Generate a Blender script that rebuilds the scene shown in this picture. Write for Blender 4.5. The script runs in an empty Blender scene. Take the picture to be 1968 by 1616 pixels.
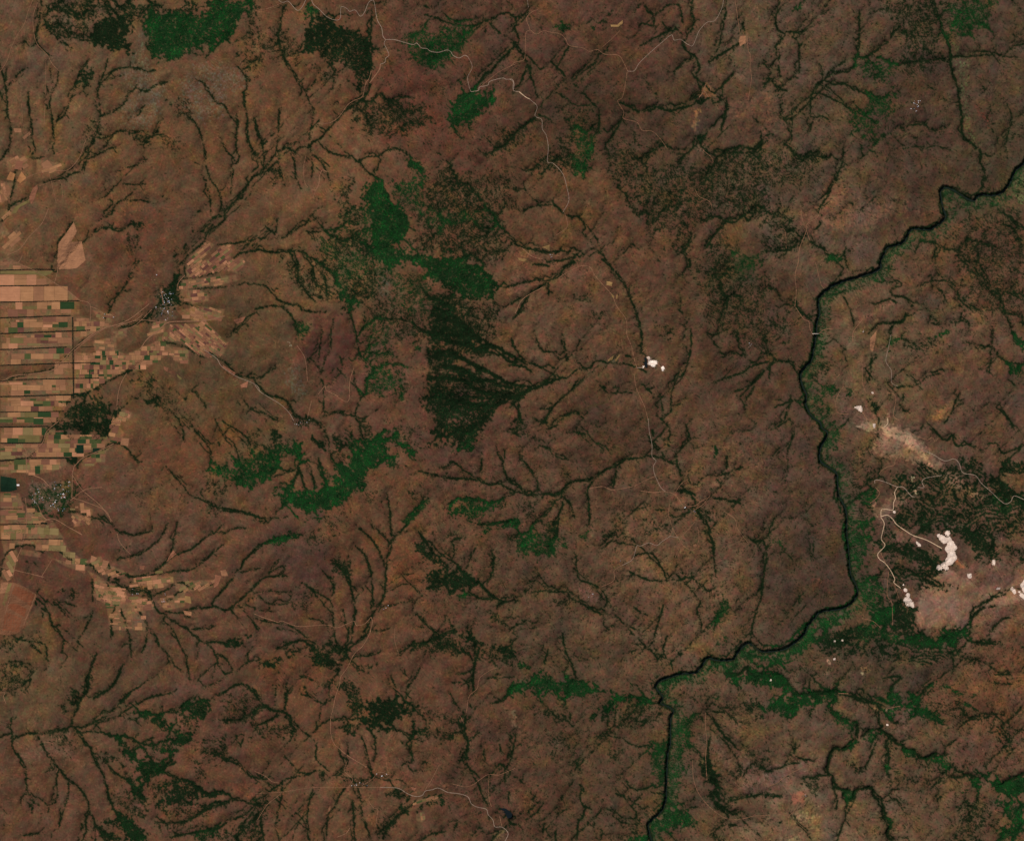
import bpy, math, random
import numpy as np

# ---------------------------------------------------------------- camera, world, sun, exposure
PX = 10.0                       # one photograph pixel is about ten metres of ground
CAM_H = 80000.0
SUN_EL, SUN_AZ = math.radians(53), math.radians(318)   # azimuth clockwise from north (+Y)
SUN_STRENGTH, SKY_STRENGTH, EXPOSURE = 3.0, 0.075, 0.18
scene = bpy.context.scene
cd = bpy.data.cameras.new("camera")
cd.sensor_fit = 'HORIZONTAL'; cd.sensor_width = 36.0
cd.lens = 36.0 * CAM_H / (1968 * PX)
cd.clip_start = 100.0; cd.clip_end = 400000.0
cam = bpy.data.objects.new("camera", cd); scene.collection.objects.link(cam)
cam.location = (0, 0, CAM_H); cam.rotation_euler = (0, 0, 0)
scene.camera = cam
world = bpy.data.worlds.new("World"); scene.world = world; world.use_nodes = True
wn = world.node_tree.nodes; wl = world.node_tree.links
sky = wn.new('ShaderNodeTexSky'); sky.sky_type = 'NISHITA'; sky.sun_disc = False
sky.sun_elevation = SUN_EL; sky.sun_rotation = SUN_AZ
bg = wn['Background']; bg.inputs['Strength'].default_value = SKY_STRENGTH
wl.new(sky.outputs[0], bg.inputs['Color'])
ld = bpy.data.lights.new("sun", 'SUN'); ld.energy = SUN_STRENGTH; ld.angle = math.radians(0.53); ld.color = (1.0, 0.96, 0.90)
sun = bpy.data.objects.new("sun", ld); scene.collection.objects.link(sun)
sun.rotation_euler = (math.pi / 2 - SUN_EL, 0, math.pi - SUN_AZ)
sun.location = (0, 0, 5000)
scene.view_settings.view_transform = 'Standard'; scene.view_settings.look = 'None'
scene.view_settings.exposure = EXPOSURE; scene.view_settings.gamma = 1.0
ALB = np.array([1.06, 0.975, 0.99])                      # photograph colour (linear) -> surface albedo

random.seed(7); rng = np.random.default_rng(11)
SURVEY = """
T 0 0
s2.2 310,0 315,60 300,150 285,230 275,300 300,350 330,385
s1.5 315,60 345,170 400,230 450,280 500,340 570,375
s2 340,50 400,80 480,90 560,125 640,150
s2 380,215 450,205 520,190
s2.5 400,240 480,275 560,290 620,305 690,315
s2 680,0 700,50 715,85
s1.5 825,0 835,60 850,120
s2.2 0,480 20,560 45,620 50,700 55,760 60,860 75,920 85,1000 75,1100 40,1170 0,1220
s2 55,530 45,620
s1.5 5,700 30,750 55,780
s2 120,590 150,550 210,520
s2 75,640 110,600
s2 215,700 220,800 230,880 245,980 250,1080 270,1140 240,1200 330,1190
s1.5 370,500 385,580 400,660
s1.8 450,550 425,640 400,690 385,740 378,800 395,880 405,950 405,1000 415,1050 400,1130
s1.5 345,650 380,710
s1.5 545,720 520,800 490,870 430,920
s1.2 680,450 610,560 575,650 560,690
D.8 620,560 700,510 715,570 690,630 640,680 600,670 600,620
s2 820,450 800,530 770,610 750,680 750,760 765,870 745,960 720,1060 650,1160
s2.5 790,575 860,545 920,520 980,520 1060,525 1110,545 1180,540
s1.5 800,610 880,590 940,570
s2.7 765,890 850,855 910,820 960,760 975,710 1010,690 1040,650
s2.8 1060,700 1130,690 1190,650 1270,630
s2.2 640,1290 700,1080 820,1040 900,1000 1000,995 1100,1010
K.6 1000,1040 1100,1020 1190,1010 1130,1080 1020,1090
s2.8 330,1380 480,1350 560,1310 620,1290 640,1230 720,1180 820,1130 880,1115
s1.5 880,1300 960,1275 1040,1250 1100,1215
s1.2 930,1390 1020,1400 1100,1395
s2 750,1510 820,1470 860,1400
s2 835,1614 880,1550 910,1520 1000,1520 1060,1515 1130,1535
s2.2 1440,880 1500,970 1530,1050 1550,1150 1560,1250 1590,1350 1640,1420 1665,1480 1680,1570 1700,1614
s1.8 1520,620 1560,650 1610,740 1650,790 1700,800 1740,880 1790,930
s2 1790,870 1800,940 1790,1050 1790,1140 1810,1190 1770,1280 1755,1380 1745,1480
s1.8 1690,1090 1720,1150 1780,1215
s2.5 1865,550 1870,680 1850,700 1865,850 1880,920 1870,980 1890,1090 1930,1160 1968,1200
s3 1920,910 1945,1000 1968,1060
s1.5 1570,1430 1590,1500 1595,1600
s2.5 1968,1320 1910,1340 1880,1400 1800,1500 1740,1560 1700,1600
s2.2 75,1614 70,1530 100,1430 115,1340 125,1290 165,1280
s2.5 80,1560 150,1520 220,1490
s1.5 185,320 185,380
s1.5 1100,800 1050,870 1000,890
s2 1240,900 1210,960 1190,1010
K.35 1300,760 1400,760 1450,900 1340,880
K.3 1230,1040 1360,1040 1350,1140 1250,1130
K.35 640,1100 660,950 760,900 820,1020 700,1080
D.97 690,140 740,150 830,120 900,130 1000,200 1010,250 960,290 990,340 980,410 900,400 820,390 760,380 720,350 720,290 690,210
D.5 380,80 430,0 780,0 820,100 720,140 640,180 560,150 450,110
D.4 380,110 560,150 690,160 700,270 500,260 400,230
D.75 860,60 960,40 1100,30 1300,60 1500,20 1550,90 1400,130 1100,120 1080,170 1000,180 900,110
G.9 1090,200 1120,120 1200,100 1380,90 1480,140 1540,90 1600,0 1920,0 1890,80 1850,150 1780,230 1690,290 1610,360 1480,400 1380,450 1310,470 1240,450 1190,465 1130,440 1090,380 1120,320 1080,260
D.95 1540,0 1700,0 1640,80 1560,80
K.35 1880,0 1968,0 1968,600 1900,560 1860,400 1870,200
c88,80,68,.7,8 1000,430 1080,250 1110,400 1150,520 1100,560 1000,500
c86,78,70,.65,12 940,560 1120,540 1260,640 1200,900 1100,1000 920,960 960,800 1050,720 940,660
c90,80,74,.65,14 1380,620 1500,500 1860,520 1850,680 1700,700 1650,900 1500,900 1400,850
c104,74,46,.5,10 330,200 450,330 400,380 320,330
c100,70,46,.5,10 780,700 940,640 960,740 860,820 760,860
c104,74,48,.5,14 1000,1480 1130,1520 1130,1600 850,1600 900,1540
t1 255,0 220,90 185,200 130,280 90,370 55,470 0,550
t1 290,20 260,110 255,200 280,330 360,420 400,490 450,540
t.8 350,460 345,640 340,960
t.8 160,700 180,960
t1.2 660,1050 640,1100 600,1200 520,1285 430,1295 300,1310 200,1350
t.8 360,1290 390,1370 430,1540
t.8 300,1410 450,1370 480,1500
pa 50,1360 80,1300 120,1320 100,1370
pa 165,1300 205,1350 155,1390 130,1370
po 320,1240 360,1210 400,1255 370,1280 330,1280
po 105,975 165,975 165,1005 115,1005
po 170,1040 225,1000 235,1015 185,1060
pb 130,1220 180,1220 165,1290 110,1280
pb 250,1430 285,1400 290,1430 265,1500 240,1545 220,1520 225,1480
F80,9,8,.8 0,1370 100,1390 70,1500 0,1540
pl 90,1614 110,1570 220,1510 230,1530 150,1570 120,1614
T 490 0
t1 30,85 90,75 170,45 210,25
r1.3 170,0 210,25 245,15 265,25 290,55 320,85 345,80 370,45 390,0
r1.3 430,0 445,40 490,80 540,130 590,155 630,160 650,140 650,90 660,60 700,75 720,95 760,85 800,130 830,100 860,30 890,10 905,30 925,150 960,220 970,280 990,308
r1.5 990,308 1060,310 1190,345 1225,335 1260,370 1300,375 1330,395 1390,402 1450,385 1480,395 1500,425 1545,445 1585,425 1610,435
r.9 1610,435 1640,490 1640,530 1610,590 1620,660 1635,700
r1.5 1635,700 1690,690 1700,665 1760,650 1780,620 1870,595 1900,605 1945,605 1960,640 1955,680
r1.2 990,308 980,340 1000,380 1015,425 990,450 985,480 950,495
t2.6 950,495 940,540 870,635
t1.3 880,545 865,600 840,640 820,720 800,745 750,765 700,800 640,880 590,920 550,935 470,935
t.9 1700,665 1830,560 1900,520 1968,490
t1 385,1180 370,1260 375,1370 400,1420
t2 545,1300 510,1290 490,1330 485,1390 460,1440 430,1435
t1 460,1440 440,1500
s2 235,30 210,120 190,230 185,320 210,410 250,490 300,550 340,620 385,700 410,770 445,840 430,930 410,1060
s1.5 385,700 430,650 465,605
s2 200,820 180,900 180,1000 165,1100 150,1170 110,1230 40,1300 0,1340
s2 0,1160 40,1210 60,1260
s4 0,900 20,980 50,1080 70,1200 65,1260
s4 170,1150 240,1120 300,1150 350,1110 410,1120 430,1080 500,1050 540,990 600,930 660,860 740,800 820,750 870,660 870,560 885,470 870,400 860,340 820,280
s3 885,90 880,200 875,330 870,350
s2.5 420,1120 435,1250 430,1340
s3 270,1160 300,1240 310,1340 350,1430
K.5 120,1280 200,1280 190,1380 140,1390
s2.5 480,1070 560,1150 660,1180 770,1220 850,1300 930,1360 980,1440 1010,1520 1060,1600
s1.8 450,1180 500,1220 540,1300 575,1400
s2 770,1220 860,1190 940,1180 1000,1140 1060,1125 1120,1150 1190,1210
s1.5 920,1300 950,1220
D.8 440,130 500,90 600,180 700,200 810,250 850,320 880,440 870,560 830,680 760,660 730,560 660,480 560,500 480,440 400,400 350,330 370,200 450,210
D.97 450,150 560,200 680,230 640,300 500,380 400,360 370,260
G.8 360,100 420,40 490,90 450,130 380,140
K.35 0,250 200,250 330,320 330,480 250,420 150,450 0,400
K.3 380,480 650,520 620,640 540,640 450,520
s2.5 1280,115 1340,130 1400,150 1500,185 1640,200 1720,175 1800,145 1890,105 1968,120
G.55 1100,270 1250,225 1400,235 1590,200 1600,300 1560,400 1450,500 1330,520 1200,450 1130,400
G.8 1300,330 1450,240 1480,280 1420,420 1330,500 1280,420
s2.5 1590,210 1575,380
s1.5 1750,170 1745,260
s4 1968,330 1920,400 1860,450 1800,530 1740,570 1690,640 1650,690
G.97 1480,790 1580,700 1700,690 1800,720 1830,750 1740,830 1710,900 1640,950 1540,980 1490,960 1440,920 1490,850
c94,46,34,.8,10 940,1000 1100,940 1350,850 1450,950 1420,980 1200,990 1080,1080 1000,1130 960,1100
c86,46,34,.6,20 1350,950 1500,1050 1750,1200 1800,1320 1600,1300 1450,1180 1250,1150 1300,1030
c86,50,36,.5,20 900,540 1300,520 1380,850 1100,880 880,700
c84,72,42,.5,12 1150,1020 1280,980 1300,1050 1150,1120
G.9 1140,1220 1200,1220 1300,1280 1290,1310 1200,1290
G.98 820,1400 870,1380 950,1390 1020,1520 1080,1614 850,1614 800,1520
K.5 1060,1390 1250,1350 1320,1450 1230,1600 1080,1560
K.5 620,1480 700,1370 740,1380 690,1600 650,1600
s3 1465,1230 1520,1340 1600,1420 1700,1500 1760,1590
K.5 1340,1320 1500,1330 1560,1400 1600,1480 1400,1480
K.3 1400,1300 1968,1300 1968,1614 1300,1614
s1.5 930,720 1030,780 1110,840 1140,870
s2 1040,775 1120,745 1190,740
K.4 820,870 920,900 920,1040 820,1020
D.5 730,820 800,820 800,920 750,940
s2 1860,1130 1968,1040
s2 1750,1180 1870,1120
K.15 900,0 1968,0 1968,1614 1300,1614 900,900
T 980 0
s2.5 0,115 45,145 40,230 70,300 50,360 100,430 125,470 150,560 180,640 210,740
s3 150,480 160,600
s2 45,140 130,100 150,60
s2.5 130,480 110,560 80,630 30,680
s1.5 5,330 50,325
G.7 350,200 400,170 440,200 380,260
G.8 610,210 650,200 640,250
s2.5 940,90 1000,40 1050,100 1130,95 1200,40 1270,45 1290,100 1310,180
s2.5 970,210 1000,180 1080,200 1100,110
K.5 700,100 780,90 700,210 680,200
s2.8 990,350 1060,310 1130,270 1200,240 1270,215
s2 1380,0 1380,100 1390,210 1330,280 1300,330
s2.8 1300,340 1350,400 1400,430 1430,510 1410,590 1440,690 1410,720
s2.5 1640,0 1625,140 1600,260 1570,380 1500,480
s4.5 1500,480 1570,430 1640,390 1730,330
s3 1765,140 1765,260
s1.5 1390,440 1310,490 1230,550
s3 1410,740 1390,790 1300,820 1190,840 1120,815 1060,840 980,845 880,800 820,780
s3 1440,780 1520,740 1540,780 1600,760 1640,740
s4 1640,740 1640,830 1610,940 1600,1010
s2 1700,540 1660,600 1610,650 1610,740
D.97 1400,1030 1480,1025 1450,1090 1430,1050
D.9 1410,740 1470,740 1460,790 1420,790
s2 1400,1070 1370,1140 1310,1170 1210,1140 1180,1100 1100,1130 1020,1200 960,1240
s3 1310,1170 1290,1240
s2.5 1480,1330 1540,1260 1560,1200 1640,1160 1760,1160 1880,1150 1900,1100 1900,990
s2.5 1968,600 1920,660
s2 860,870 830,930 780,1020 740,1100
G.9 560,1340 540,1310 570,1150 590,1110 660,1070 640,1180 590,1280
s2.5 0,1060 80,980 150,930 200,910
s1.5 220,870 270,890 320,925
s2.5 310,1220 380,1210 430,1250 540,1290
s2 450,350 400,430 350,520
s2 750,380 680,410 640,480 560,540 500,580
s2 680,870 670,970 640,1020
s2 340,700 430,750 500,800 600,800
s2 100,1590 200,1560 280,1550 350,1560 395,1600
K.45 880,1440 1100,1300 1400,1250 1600,1260 1900,1190 1968,1250 1968,1614 1000,1614
K.5 890,1500 1150,1380 1420,1420 1420,1530 1200,1614 1000,1614
K.2 300,500 900,550 1300,800 1300,1250 400,1300 250,900
K.4 340,800 600,850 620,1000 450,1000
s2 120,1300 270,1250
pc 760,195 810,195 850,160 850,185 820,210 765,210
po 1740,275 1785,275 1780,330 1740,355 1730,320
t1.8 1430,740 1460,700 1480,640
t1.8 1470,690 1500,735
t1.8 1510,650 1520,690
c130,92,58,.7,3 1400,830 1430,820 1420,930 1400,1000 1385,960
c96,74,58,.7,5 1400,1090 1470,1090 1480,1150 1420,1150
c100,68,50,.5,25 1650,800 1968,700 1968,1100 1700,1000
c92,66,36,.5,6 300,130 350,110 330,180 460,150 450,190 300,200
r.9 130,0 140,60
t1 210,80 160,100 125,150 150,230 120,260 115,420 100,460 40,475 0,510
t1 150,230 200,265 250,240 310,250 380,265 420,300 450,350 550,370 600,395 660,380 720,415 820,425 860,480 890,545
r1.1 890,545 940,540 980,480 1080,385 1150,325 1220,270 1240,310 1290,305 1350,345 1385,345 1430,240 1490,175 1550,160 1600,70 1615,0
t.9 885,550 870,650 850,740 815,770 860,850 860,900 960,930 1000,990 1080,1000 1150,1070 1190,1130
r1.3 0,605 25,625 25,685 70,700
r2 70,700 120,740 150,755
r1.1 150,755 205,810 190,880 240,910 245,980 275,1030 290,1120 285,1225 330,1240 400,1320 430,1420 445,1520 400,1610
t1 1700,0 1720,130 1740,260
t1 1790,240 1800,380 1815,420 1815,520 1825,600 1800,760
t1 1780,340 1790,300 1795,250
t.9 700,360 770,300 830,240
t.9 1460,1140 1520,1190 1540,1230
t.9 1400,1440 1430,1490 1510,1530 1530,1600
T 1468 0
s2 110,0 115,70 90,130 100,220 160,270 100,330 90,390
s2.5 160,245 220,245 290,240 350,205
s1.8 120,400 110,500 120,580 90,620 100,660 170,690
s1.5 0,490 100,530
s2 0,600 40,595 90,600
s2.5 0,640 40,605
s1.8 290,310 265,400 265,560
s1.5 180,600 260,590
s2 720,100 715,400 690,470
s3 700,440 780,435 850,380 940,320
s3 690,490 640,540 540,550 500,540 460,610
s2 500,540 560,500 630,460
s3 360,720 410,630 460,615 540,640 620,640 680,680 760,710 850,770
s2.8 360,715 420,710 520,750 610,800 680,840 780,890 850,940
s2 360,715 350,860 380,890 450,880 500,930
s2 380,890 360,950 350,1010
s1.5 440,610 440,530 410,480
s1.5 215,820 210,1000 200,1080 150,1100
s1.5 140,880 170,900 215,890
s2.5 200,1130 240,1190 300,1220
s2 300,1200 360,1185 490,1195
s2 600,1100 600,1200 560,1320 540,1380 500,1400
s2.8 500,1410 490,1470 420,1580
s3 1280,0 1350,250 1390,330 1410,420 1415,540 1450,620 1470,720 1490,850 1500,920 1500,1000 1530,1060 1600,1120 1640,1140 1640,1240 1680,1340 1650,1420
s1.5 750,500 900,470 1000,490 1100,470 1200,470 1400,440 1560,430 1700,420 1900,440
G.75 1390,80 1500,60 1560,170 1520,210 1480,270 1400,270
K.45 1310,0 1700,0 1720,180 1400,280 1350,200
K.5 900,0 1100,0 1080,200 1100,300 1020,300 950,150
G.6 200,90 300,0 340,0 250,100
s2 1840,790 1870,880 1860,960 1830,1080 1840,1200
s2 1030,970 1100,950 1230,940
s2 1310,985 1380,970
s2 1050,1125 1150,1110 1230,1120 1300,1105 1410,1140
G.5 850,780 960,780 980,850 900,930 850,850
s2.5 1890,350 1968,340
K.3 0,1150 450,1150 400,1400 0,1450
K.2 0,0 1968,0 1968,1614 0,1614
c74,80,58,.6,6 1420,330 1540,420 1530,700 1560,1000 1640,1100 1560,1080 1510,900 1470,650
c104,52,40,.6,8 1590,810 1700,880 1700,950 1620,860
c86,92,64,.8,4 1900,1350 1968,1300 1968,1560 1880,1480
c112,80,56,.6,20 480,1360 560,1450 700,1500 1250,1614 400,1614
c104,74,52,.6,12 0,700 100,780 150,900 0,1000
h14 1100,770 1180,755 1180,800 1140,860 1105,830
R 1990,1200 1968,1240 1900,1300 1870,1380 1800,1460 1730,1480 1640,1475 1590,1520 1520,1490 1440,1440 1380,1420 1340,1450 1350,1530 1365,1592
T 0 402
w2 0,463 250,455 410,458
w2 0,582 365,575
w2 0,703 600,693
w2.2 0,822 300,812 530,805
w2.2 0,942 300,930 540,922 680,915
w2.2 0,1062 500,1043
w1.5 610,1045 710,1040
w2.2 0,1183 400,1168 720,1160
w2 0,1302 120,1290 550,1280 745,1278
w2.2 0,1418 560,1402 640,1390
w1.8 0,1535 480,1528
w2 547,820 555,1430
t1.2 0,1310 100,1260 250,1245 400,1215 480,1140 550,1060 640,990 760,910 900,870 1000,820 1130,720
t1 560,1070 700,960 820,890 1000,850 1080,800
s1.3 30,1290 250,1235 400,1205 470,1140 540,1070 640,980
s2.5 540,1430 620,1400 720,1360 830,1290 950,1240 980,1200 1050,1160 1130,1100 1200,1010 1260,1000
D.97 960,1240 1000,1180 1025,1195 980,1240
s1.5 1260,1010 1400,1040 1480,1090 1560,1130
s2.2 1540,1060 1620,1110 1720,1170 1790,1250 1900,1275 1968,1270
r1.1 1540,1060 1640,1130 1680,1190 1780,1260 1900,1310 1950,1340 1968,1380
D.75 1290,600 1330,510 1345,560 1340,680 1300,740 1220,800 1120,830 1110,800 1170,760 1190,700 1200,650 1260,610
D.9 1290,620 1335,530 1340,560 1315,640
s2.2 1330,600 1400,500 1400,480 1395,400 1430,340 1530,260 1560,200 1610,150 1700,80 1700,0
s2 1380,530 1560,500 1680,460 1740,400 1830,330 1968,310
s1.8 1430,430 1530,400
s1.8 1650,270 1780,260 1880,240 1968,210
s1.7 1340,690 1430,720 1530,770
s1.3 1480,600 1720,590 1850,565 1968,575
s2 1050,390 1000,470 960,560 870,680 820,790 780,850
s3.5 900,900 1000,880 1080,850 1130,810
s1.7 680,210 760,150 840,140 860,110
s2 840,150 920,165 990,120
K.6 990,120 1050,100 1080,140 1040,180
K.45 970,190 1040,190 1020,290 970,310
s1.5 750,90 820,40 860,10
s1.7 550,100 480,190 440,260 430,380
s1.2 620,250 540,330 450,420
s1.7 1968,780 1880,810 1800,900 1720,970
s1.8 0,100 70,30 60,0
K.25 1000,1300 1250,1280 1300,1420 1500,1500 1600,1614 1400,1614 1150,1450
K.6 1020,1290 1150,1270 1170,1350 1200,1480 1130,1460 1100,1350
s2 1830,1420 1880,1490 1968,1540
s1.5 1480,1370 1560,1500
D.85 480,1530 560,1450 700,1440 780,1430 860,1470 870,1510 800,1614 450,1614
c80,66,36,.6,25 1300,1250 1968,1300 1968,1614 1000,1614 1000,1300
c96,56,38,.4,40 700,0 1300,0 1200,500 800,700 700,400
c84,50,38,.5,20 430,480 600,470 600,680 470,580
c70,46,36,.6,20 1030,680 1230,560 1240,620 1130,760
t1.1 0,420 50,410 130,405 170,350
t1 50,350 150,300 220,210 320,110 370,0
t.9 600,690 500,610 430,570 250,460 150,420
t1 410,560 430,480 430,420
t.9 600,690 680,720 680,850 670,900
t.8 680,735 740,760 800,800 850,800
t1.2 1240,720 1220,600
t1.5 1060,1060 1120,980 1200,920 1270,860 1400,850 1550,845 1700,810
t.9 900,920 1020,880 1150,760
t1 960,1240 920,1310 895,1400 885,1490
t.9 880,890 1000,850 1100,840 1240,860
t1 1340,620 1350,560 1400,500
po 430,400 440,270 560,100 585,170 540,250 620,245 650,390 580,450 440,455
F-42,14,7,.9 0,260 120,160 175,210 60,350 0,320
F0,20,9,1 0,380 60,365 240,455 0,458
pl 0,467 400,467 380,492 320,510 290,495 0,490
F0,16,30,1 0,495 320,500 400,560 365,570 0,575
F0,17,30,1 0,588 470,583 600,688 0,697
F0,11,12,1 0,710 600,700 600,792 530,798 0,814
F0,10,11,1 0,828 545,812 545,915 0,936
F0,10,12,1 0,948 545,930 545,1036 0,1056
F0,10,12,1 0,1068 545,1050 400,1160 0,1177
F0,10,12,1 430,1150 545,1060 548,1275 0,1296 250,1250 400,1225
F0,10,12,1 0,1308 550,1288 552,1396 0,1412
F0,10,12,1 0,1424 550,1410 480,1522 0,1530
F0,10,11,1 0,1541 460,1534 440,1614 0,1614
F0,9,9,.8 560,820 600,810 860,880 640,960 560,1000
F0,6,9,.85 565,1085 700,1090 850,1050 950,1100 1170,1010 1270,930 1280,1090 1170,1160 1100,1210 1010,1230 940,1230 780,1300 700,1370 565,1390
F-38,8,5,.9 1410,480 1440,360 1570,240 1620,270 1520,400 1600,370 1660,290 1750,255 1755,320 1740,380 1840,370 1855,410 1790,480 1700,460 1550,500 1420,530
F-10,8,4,.6 1380,540 1560,520 1780,500 1800,540 1650,580 1400,600
F-5,7,6,.7 1420,620 1500,610 1580,650 1580,690 1450,720 1430,680
F0,8,8,.5 1340,770 1500,740 1610,770 1610,830 1400,830
F40,7,4,.85 1280,870 1450,870 1560,850 1720,1020 1600,1120 1480,1100 1380,1000 1280,1000
F0,8,7,.7 1280,1040 1430,1060 1430,1170 1330,1150 1280,1090
F40,8,6,.4 1600,960 1730,1010 1690,1100 1600,1120
F15,9,8,.8 840,1614 890,1490 1000,1540 990,1580 930,1614
F5,9,6,.5 860,930 960,900 960,960 900,1000
F10,8,6,.6 700,760 860,800 840,860 760,850
pb 1770,840 1860,810 1840,850 1790,870
pb 1690,1180 1790,1240 1770,1260 1690,1200
pb 1240,1190 1280,1200 1270,1230 1245,1215
pl 1340,1245 1380,1280 1375,1295 1345,1270
pb 1820,1330 1880,1300 1870,1350 1830,1350
h45 1200,620 1320,620 1330,800 1260,850 1180,760
h7 1150,490 1190,490 1190,540 1150,540
h5 750,790 860,790 860,830 750,830
T 490 402
s2.2 0,220 120,225 220,220 300,160 390,110 430,50 480,0
s1.5 390,100 500,70
s2.2 380,170 480,175 530,170 620,230 700,240 770,230
s1.5 530,170 600,150 680,130
s1.5 510,100 520,170
s2.2 80,130 120,170 160,180 170,80
s2.5 0,320 30,305 80,320 200,330 330,320 430,370 510,420 560,460 600,490
s3.2 300,330 330,450 330,560 400,650 460,700
s3 420,370 440,450 470,560
s3.2 510,400 530,520 550,640
s4 540,460 600,500 630,560
s2 400,650 460,660 540,690
K.4 200,380 320,400 520,520 620,640 500,700 380,640 320,560 250,520
s2.4 0,570 60,575 120,620 180,690 250,715 320,730 380,770 450,780 540,780
s2.4 0,760 60,740 150,735 220,750 280,810 310,870 330,940
G.65 330,860 430,870 410,960 330,980 330,900
G.97 860,0 1080,0 1130,80 1160,170 1100,230 1070,240 1080,310 1200,330 1330,350 1480,370 1600,400 1700,470 1770,540 1790,640 1720,690 1600,660 1480,640 1400,600 1380,570 1290,520 1280,480 1200,430 1100,420 1020,440 970,400 900,350 880,270 860,150
K.6 700,0 860,0 880,350 780,350 620,350 560,240 700,220
D.75 760,250 880,230 920,380 820,350
K.65 620,540 760,560 830,480 900,400 960,560 1000,650 900,690 800,720 740,750 680,770 600,640
K.35 620,380 780,330 800,500 640,540
G.93 620,560 700,600 760,680 790,730 730,750 680,720 640,640
K.5 1130,0 1750,0 1850,100 1900,280 1850,400 1600,380 1480,330 1300,340 1180,250 1250,150
c88,48,36,.6,14 1380,180 1540,130 1560,260 1450,330
c84,76,66,.6,6 960,380 1020,380 1020,660 960,680 900,480
c56,58,22,.8,10 1040,480 1150,430 1280,500 1200,600 1080,600
D.97 1330,720 1420,700 1500,800 1600,880 1680,960 1700,1020 1620,1040 1500,990 1400,1000 1340,980
D.97 1300,1080 1400,1060 1550,1070 1700,1060 1760,1050 1650,1100 1500,1120 1560,1200 1700,1270 1780,1300 1650,1300 1520,1250 1400,1180 1310,1160
D.85 1280,1260 1400,1300 1520,1380 1640,1430 1700,1500 1640,1560 1400,1614 1340,1560 1290,1400
D.55 1400,640 1700,720 1700,930 1500,850
D.55 1340,980 1700,1000 1660,1100 1320,1080
D.8 1640,1430 1900,1440 1800,1530 1700,1614 1500,1614
K.4 1380,1180 1760,1300 1700,1420 1560,1370
K.35 1680,700 1850,720 1800,1040 1720,980
s3.5 1480,840 1600,890 1660,960 1720,1030 1800,1050 1860,1100 1920,1150 1968,1170
s3.2 1700,1280 1800,1310 1880,1340 1968,1350
s3.2 1600,1410 1750,1430 1850,1420 1968,1420
s2 1720,460 1800,550 1860,590 1968,580
s2 1750,0 1820,60 1850,130 1900,180
s1.3 600,820 580,940 570,1060 540,1110 510,1220 500,1280 520,1340 520,1420 530,1560
s1.2 510,900 490,1080 480,1150
s1.5 420,1120 490,1210 505,1280
s1.3 640,1110 660,1200 600,1290 530,1345
s2 730,800 760,920 780,1030 800,1110 850,1180
s2.2 780,960 820,900 870,850 960,830 1040,840
s2.8 780,1020 850,990 910,930
s3.2 820,1120 870,1050 940,1010
s3.2 860,1180 920,1110 980,1090
s2.4 760,1550 790,1450 840,1390 860,1280 920,1200 1000,1180
s1.5 750,1220 760,1330 800,1410
s2.5 530,1570 620,1540 720,1560 830,1590
K.4 850,1280 1150,1270 1160,1400 900,1420
K.4 850,700 1280,700 1320,1000 1000,1000 850,850
s2 1040,830 1120,840 1200,870 1250,910 1300,940
G.7 1200,1020 1260,1020 1260,1080 1210,1080
K.3 900,1150 1150,1200 1000,1260
s1.5 0,1280 60,1270 100,1230 160,1200
s3 0,1290 40,1350 110,1410 180,1420 260,1470 300,1560 400,1590
s2.2 0,1500 100,1560 180,1600
r1.1 0,1330 40,1380 120,1430 200,1480 260,1540 295,1600
t1.2 320,1030 380,1130 400,1300
t1.2 750,1200 720,1300 710,1450 640,1430 620,1410 540,1370 530,1340 480,1400
t1.3 430,1450 400,1580
c80,74,68,.7,8 260,1180 340,1180 400,1400 330,1420 240,1320
c170,165,160,.9,1 255,1005 278,1005 270,1035
c72,44,38,.7,16 500,830 740,760 800,1100 600,1300 400,1100 350,980
c104,70,46,.5,20 100,500 300,600 320,720 100,600
T 980 402
s2 370,0 410,30
s2 430,50 520,65 600,150 650,220 700,330 760,430 860,550 900,660 940,740 980,850
s2.5 760,430 860,550 900,660
s1.6 980,850 995,950 995,1080
s2.5 0,220 70,280 150,300 220,300
s2.2 130,300 270,330 350,320 430,320 520,355
s2.2 280,400 380,390 450,370 530,360
s2 600,360 650,325 700,340
s4 370,510 430,430 520,390
s3 170,420 300,430
s2 0,580 100,560 200,540 280,540 370,510
s3 270,560 200,610 140,650 60,790 20,830
s3 10,720 70,680
s2 290,560 295,650
t1.5 40,790 100,680 250,590
t1.5 90,295 170,360 250,380
c110,74,54,.6,12 50,290 250,380 700,480 350,560 100,600 0,620 0,400
t1.1 370,520 450,470 550,430 610,445 640,500 700,570 770,650 810,740 870,820 885,880 885,950 920,1040 940,1130 960,1200
r1.6 960,1200 1010,1195 1060,1160
t.9 940,1240 950,1330 980,1410 1020,1500 1050,1614
t.9 400,0 430,80 430,140 350,200
m 1143,1190 1165,1192 1166,1220 1147,1222
m 1003,1186 1016,1184 1016,1198 1004,1200
D.97 1012,1120 1030,1130 1038,1200 1015,1180
t1 1120,1150 1125,1180 1150,1200
t1 1000,1080 1030,1060 1040,1100
pc 730,545 775,555 770,585 730,575
pc 765,640 790,660 785,675 772,665
pc 805,650 815,650 812,680 803,680
pc 740,1140 785,1105 775,1140 745,1150
pc 825,1100 835,1105 805,1150 792,1145
pc 240,290 300,270 300,320 270,300
pc 60,370 130,380 110,400 70,390
h9 280,340 340,340 340,390 280,390
s1.8 210,1010 250,1070 320,1080 380,1140
s2.2 410,960 415,1050 435,1140
s2 10,980 50,1070 110,1140
s2.5 0,1160 120,1160 220,1190 300,1230 400,1280 450,1260 510,1210 600,1200 650,1150 750,1160 860,1170 940,1190 1030,1230
s4 0,1180 100,1190 160,1230
s2.5 0,1350 130,1380 220,1330 300,1290 400,1280
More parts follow.
